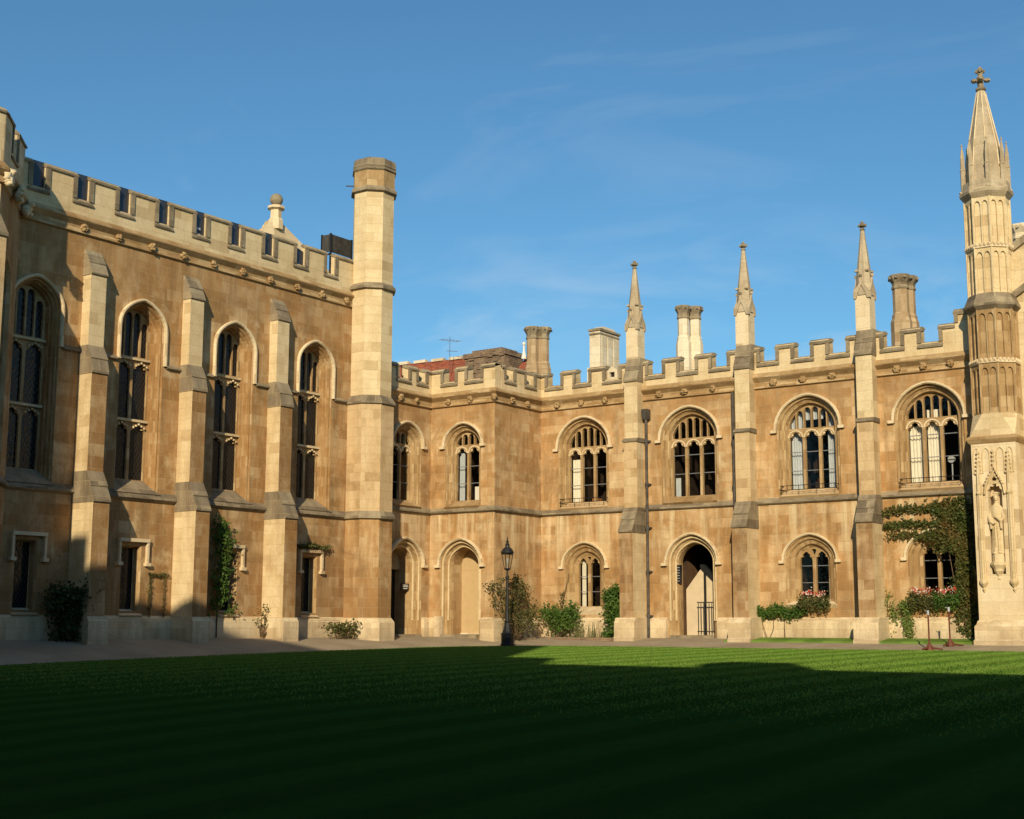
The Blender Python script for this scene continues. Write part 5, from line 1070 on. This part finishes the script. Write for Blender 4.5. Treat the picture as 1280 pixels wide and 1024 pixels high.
for z, a in ((3.60, -14.55), (3.24, -14.6), (2.92, -14.35)):
    u = a
    while u < -12.3:
        bl.append((u, z + .06 * math.sin(u * 3) + (0.12 * (u + 14.5) if z > 3.3 else 0.08 * (u + 14)), .1, .22, .12, .06, .7)); u += .16
for _ in range(46): bl.append((random.uniform(-13.1, -12.05), random.uniform(2.6, 3.8), .12, .26, .22, .08, 1))
for _ in range(52):
    z = random.uniform(.15, 2.8); bl.append((random.uniform(-12.6 + .1 * math.sin(z * 4), -12.05), z, .12, .2, .22, .08, .9))
plant('creeper', FR(-12.3, 0, .15), 'large creeper turning red spread over the wall around the last window beside the turret', 'creeper', [('foliage', clumpy(FR, bl, 9500, 0.085, (0, -.8, .1)), LF_RED), ('stem', stems(FR, (-12.35, 0, .1), [(-12.4, 1.5, .08), (-12.3, 3.2, .08), (-12.9, 3.3, .08)], .022), M_BARK)])
# hall side
FH = FL
bl = [(30.12 + random.gauss(0, .16) + .1 * math.sin(z * 3), z, .2, .26, .22, .14, 1) for z in frange(.85, 3.6, .11)] + [(30.35, 3.1, .2, .3, .35, .15, 3)]
plant('climber', FH(30.1, 0, .2), 'leafy green climber growing up the hall wall over a small slit window', 'climber', [('foliage', clumpy(FH, bl, 1700, 0.085, (.7, 0, .2)), LF_MID), ('stem', stems(FH, (30.1, 0, .15), [(30.1, 1.8, .1), (30.2, 3.2, .1)], .02), M_BARK)])
bl = [(u, 3.02 + .04 * math.sin(u * 7), .14, .18, .08, .1, 1) for u in frange(33.7, 35.0, .13)]
plant('lintel_plant', FH(34.3, 2.92, .1), 'tuft of leaves lying along the label mould of the slit window nearest the turret', 'plant', [('foliage', clumpy(FH, bl, 520, 0.07, (.6, 0, .5)), LF_OLIVE), ('stem', stems(FH, (34.3, 2.92, .1), [(33.8, 3.0, .12), (34.9, 3.02, .12)], .01), M_BARK)])
bl = [(31.9 + random.gauss(0, .25), random.uniform(.3, .95), .35, .2, .15, .15, 1) for _ in range(9)]
plant('seedling', FH(31.85, 0, .35), 'small thin sapling at the foot of the hall wall before the third buttress', 'sapling', [('foliage', clumpy(FH, bl, 200, 0.07), LF_OLIVE), ('stem', stems(FH, (31.85, 0, .3), [b[:3] for b in bl]), M_BARK)])
bl = [(35.3 + random.gauss(0, .28), random.uniform(.1, .5), .75, .3, .18, .3, 1) for _ in range(10)]
plant('spiky_bush', FH(35.3, 0, .75), 'small spreading pale bush on the path beside the turret base', 'bush', [('foliage', clumpy(FH, bl, 620, 0.085), LF_OLIVE), ('stem', stems(FH, (35.3, 0, .75), [b[:3] for b in bl]), M_BARK)])
bl = [(24.3 + random.uniform(-.5, .5), random.uniform(.1, 1.35), .6 + random.uniform(-.2, .2), .3, .26, .3, 1) for _ in range(22)]
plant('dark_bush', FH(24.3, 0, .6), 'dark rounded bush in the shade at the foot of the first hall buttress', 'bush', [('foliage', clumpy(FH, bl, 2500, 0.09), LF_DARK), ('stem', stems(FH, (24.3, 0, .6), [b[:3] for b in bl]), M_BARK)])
bl = [(27.5 + .0 * i, .7 + .14 * i, .06, .07, .12, .03, 1) for i in range(9)] + [(27.5 + .09 * i, 1.86, .06, .1, .06, .03, 1.2) for i in range(8)] + [(28.05, .7 + .16 * i, .06, .06, .12, .03, .6) for i in range(8)]
plant('trained_vine', FH(27.5, 0, .06), 'young vine trained in a square frame on the hall wall beside the second slit window', 'vine', [('foliage', clumpy(FH, bl, 520, 0.05, (.8, 0, .1)), LF_OLIVE), ('stem', stems(FH, (27.5, 0, .08), [(27.5, 1.85, .05)]), M_BARK), ('stem', stems(FH, (28.05, 0, .08), [(28.05, 1.85, .05)]), M_BARK)])

# ------------------------------------------------------------------ range behind the camera, which throws the long shadow over the lawn
ent = thing('entrance_range', (0, -5, -1), 'opposite stone range whose battlements and tower throw the shadow across the lawn', 'building')
FE = Frame((0, -1.2, 0), (-1, 0, 0), (0, 1, 0))
def eprism(name, prof, dep=7.0): MB().prism(FE, prof, [], -dep, 0).build(name, S_SHAD, ent)
eprism('wall', [(-24, -2), (2.25, -2), (2.25, 12.15), (-24, 12.15)])
eprism('chimney_stack', [(-3.7, 12.16), (-1.8, 12.16), (-2.05, 13.55), (-3.5, 13.55)], 1.2)
eprism('gate_tower', [(3.6, -2), (5.05, -2), (5.05, 18.38), (3.6, 18.38)], 1.6)
eprism('bay', [(2.26, -2), (3.59, -2), (3.59, 13.65), (2.26, 13.65)])
eprism('gable_block', [(5.06, -2), (15.5, -2), (15.5, 13.8), (14.2, 14.4), (12.2, 14.95), (10.3, 14.8), (8.4, 15.95), (7.6, 16.7), (6.4, 17.55), (5.95, 17.55), (5.9, 13.65), (5.06, 13.65)])
eprism('pinnacle', [(15.9, -2), (16.5, -2), (16.5, 14.3), (15.9, 14.3)], 0.7)
eprism('end_block', [(16.51, -2), (34, -2), (34, 13.0), (16.51, 13.0)])

sky_blocker = thing('sky_blocking_range', (14, 20, -0.5), 'unseen stone range added right of the court to cut the sky light', 'building')
MB().box(WORLD, 14, 22, -2, 10.5, -60, -6.0).build('wall', S_SHAD, sky_blocker)  # unseen block, added to hold sky light off the court

# upright grass blades over the far part of the lawn, with sunlight put into their lighter green
def blades():
    rnd = random.Random(5); V = []; Fs = []
    for _ in range(280000):
        x = rnd.uniform(-27, -2.5); y = 13.0 + 23.4 * rnd.random() ** 0.5
        if sdf(x, y) > -0.03: continue
        z = lawn_z(x, y) + 0.008; a = rnd.gauss(0, 0.9); w = rnd.uniform(0.008, 0.02); h = rnd.uniform(0.018, 0.04); dx, dy = math.cos(a) * w, math.sin(a) * w; b = len(V)
        l = rnd.gauss(0, 0.012); V += [(x - dx, y - dy, z), (x + dx, y + dy, z), (x + dx * 0.3 + l, y + dy * 0.3 - abs(l) * 0.5, z + h)]; Fs.append((b, b + 1, b + 2))
    me = bpy.data.meshes.new('grass'); me.from_pydata(V, [], Fs); me.materials.append(M_SUNLIT_BLADE)
    o = bpy.data.objects.new('grass', me); COL.objects.link(o); o['kind'] = 'stuff'; o['label'] = 'short mown grass blades in a sun-brightened green at the far end of the lawn'; o['category'] = 'grass'
def mk_sunlit_blade():
    k = NT('sunlit_grass_blade'); g = k.n('NewGeometry'); pos = g.outputs['Position']; p = k.n('SeparateXYZ', {0: pos})
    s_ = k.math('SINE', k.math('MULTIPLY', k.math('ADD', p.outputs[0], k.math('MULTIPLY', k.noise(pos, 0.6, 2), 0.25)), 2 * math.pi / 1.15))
    c = k.mix(k.mr(s_, -0.35, 0.35), (0.105, 0.205, 0.028, 1), (0.175, 0.305, 0.052, 1)); c = k.mix(k.mr(k.noise(pos, 1.3, 5), 0.42, 0.7, 0, 0.6), c, (0.18, 0.25, 0.048, 1))  # raised well above the lawn's own greens to paint in the sun
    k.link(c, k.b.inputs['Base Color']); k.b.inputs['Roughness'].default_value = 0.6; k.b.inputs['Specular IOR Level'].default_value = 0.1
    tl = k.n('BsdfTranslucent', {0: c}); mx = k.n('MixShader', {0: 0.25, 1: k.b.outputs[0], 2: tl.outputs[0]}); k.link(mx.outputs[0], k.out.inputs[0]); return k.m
M_SUNLIT_BLADE = mk_sunlit_blade(); blades()

bpy.data.objects['grass_verge'].data.materials[0] = M_SUNLIT_BLADE  # verge takes the same green with the sun painted in
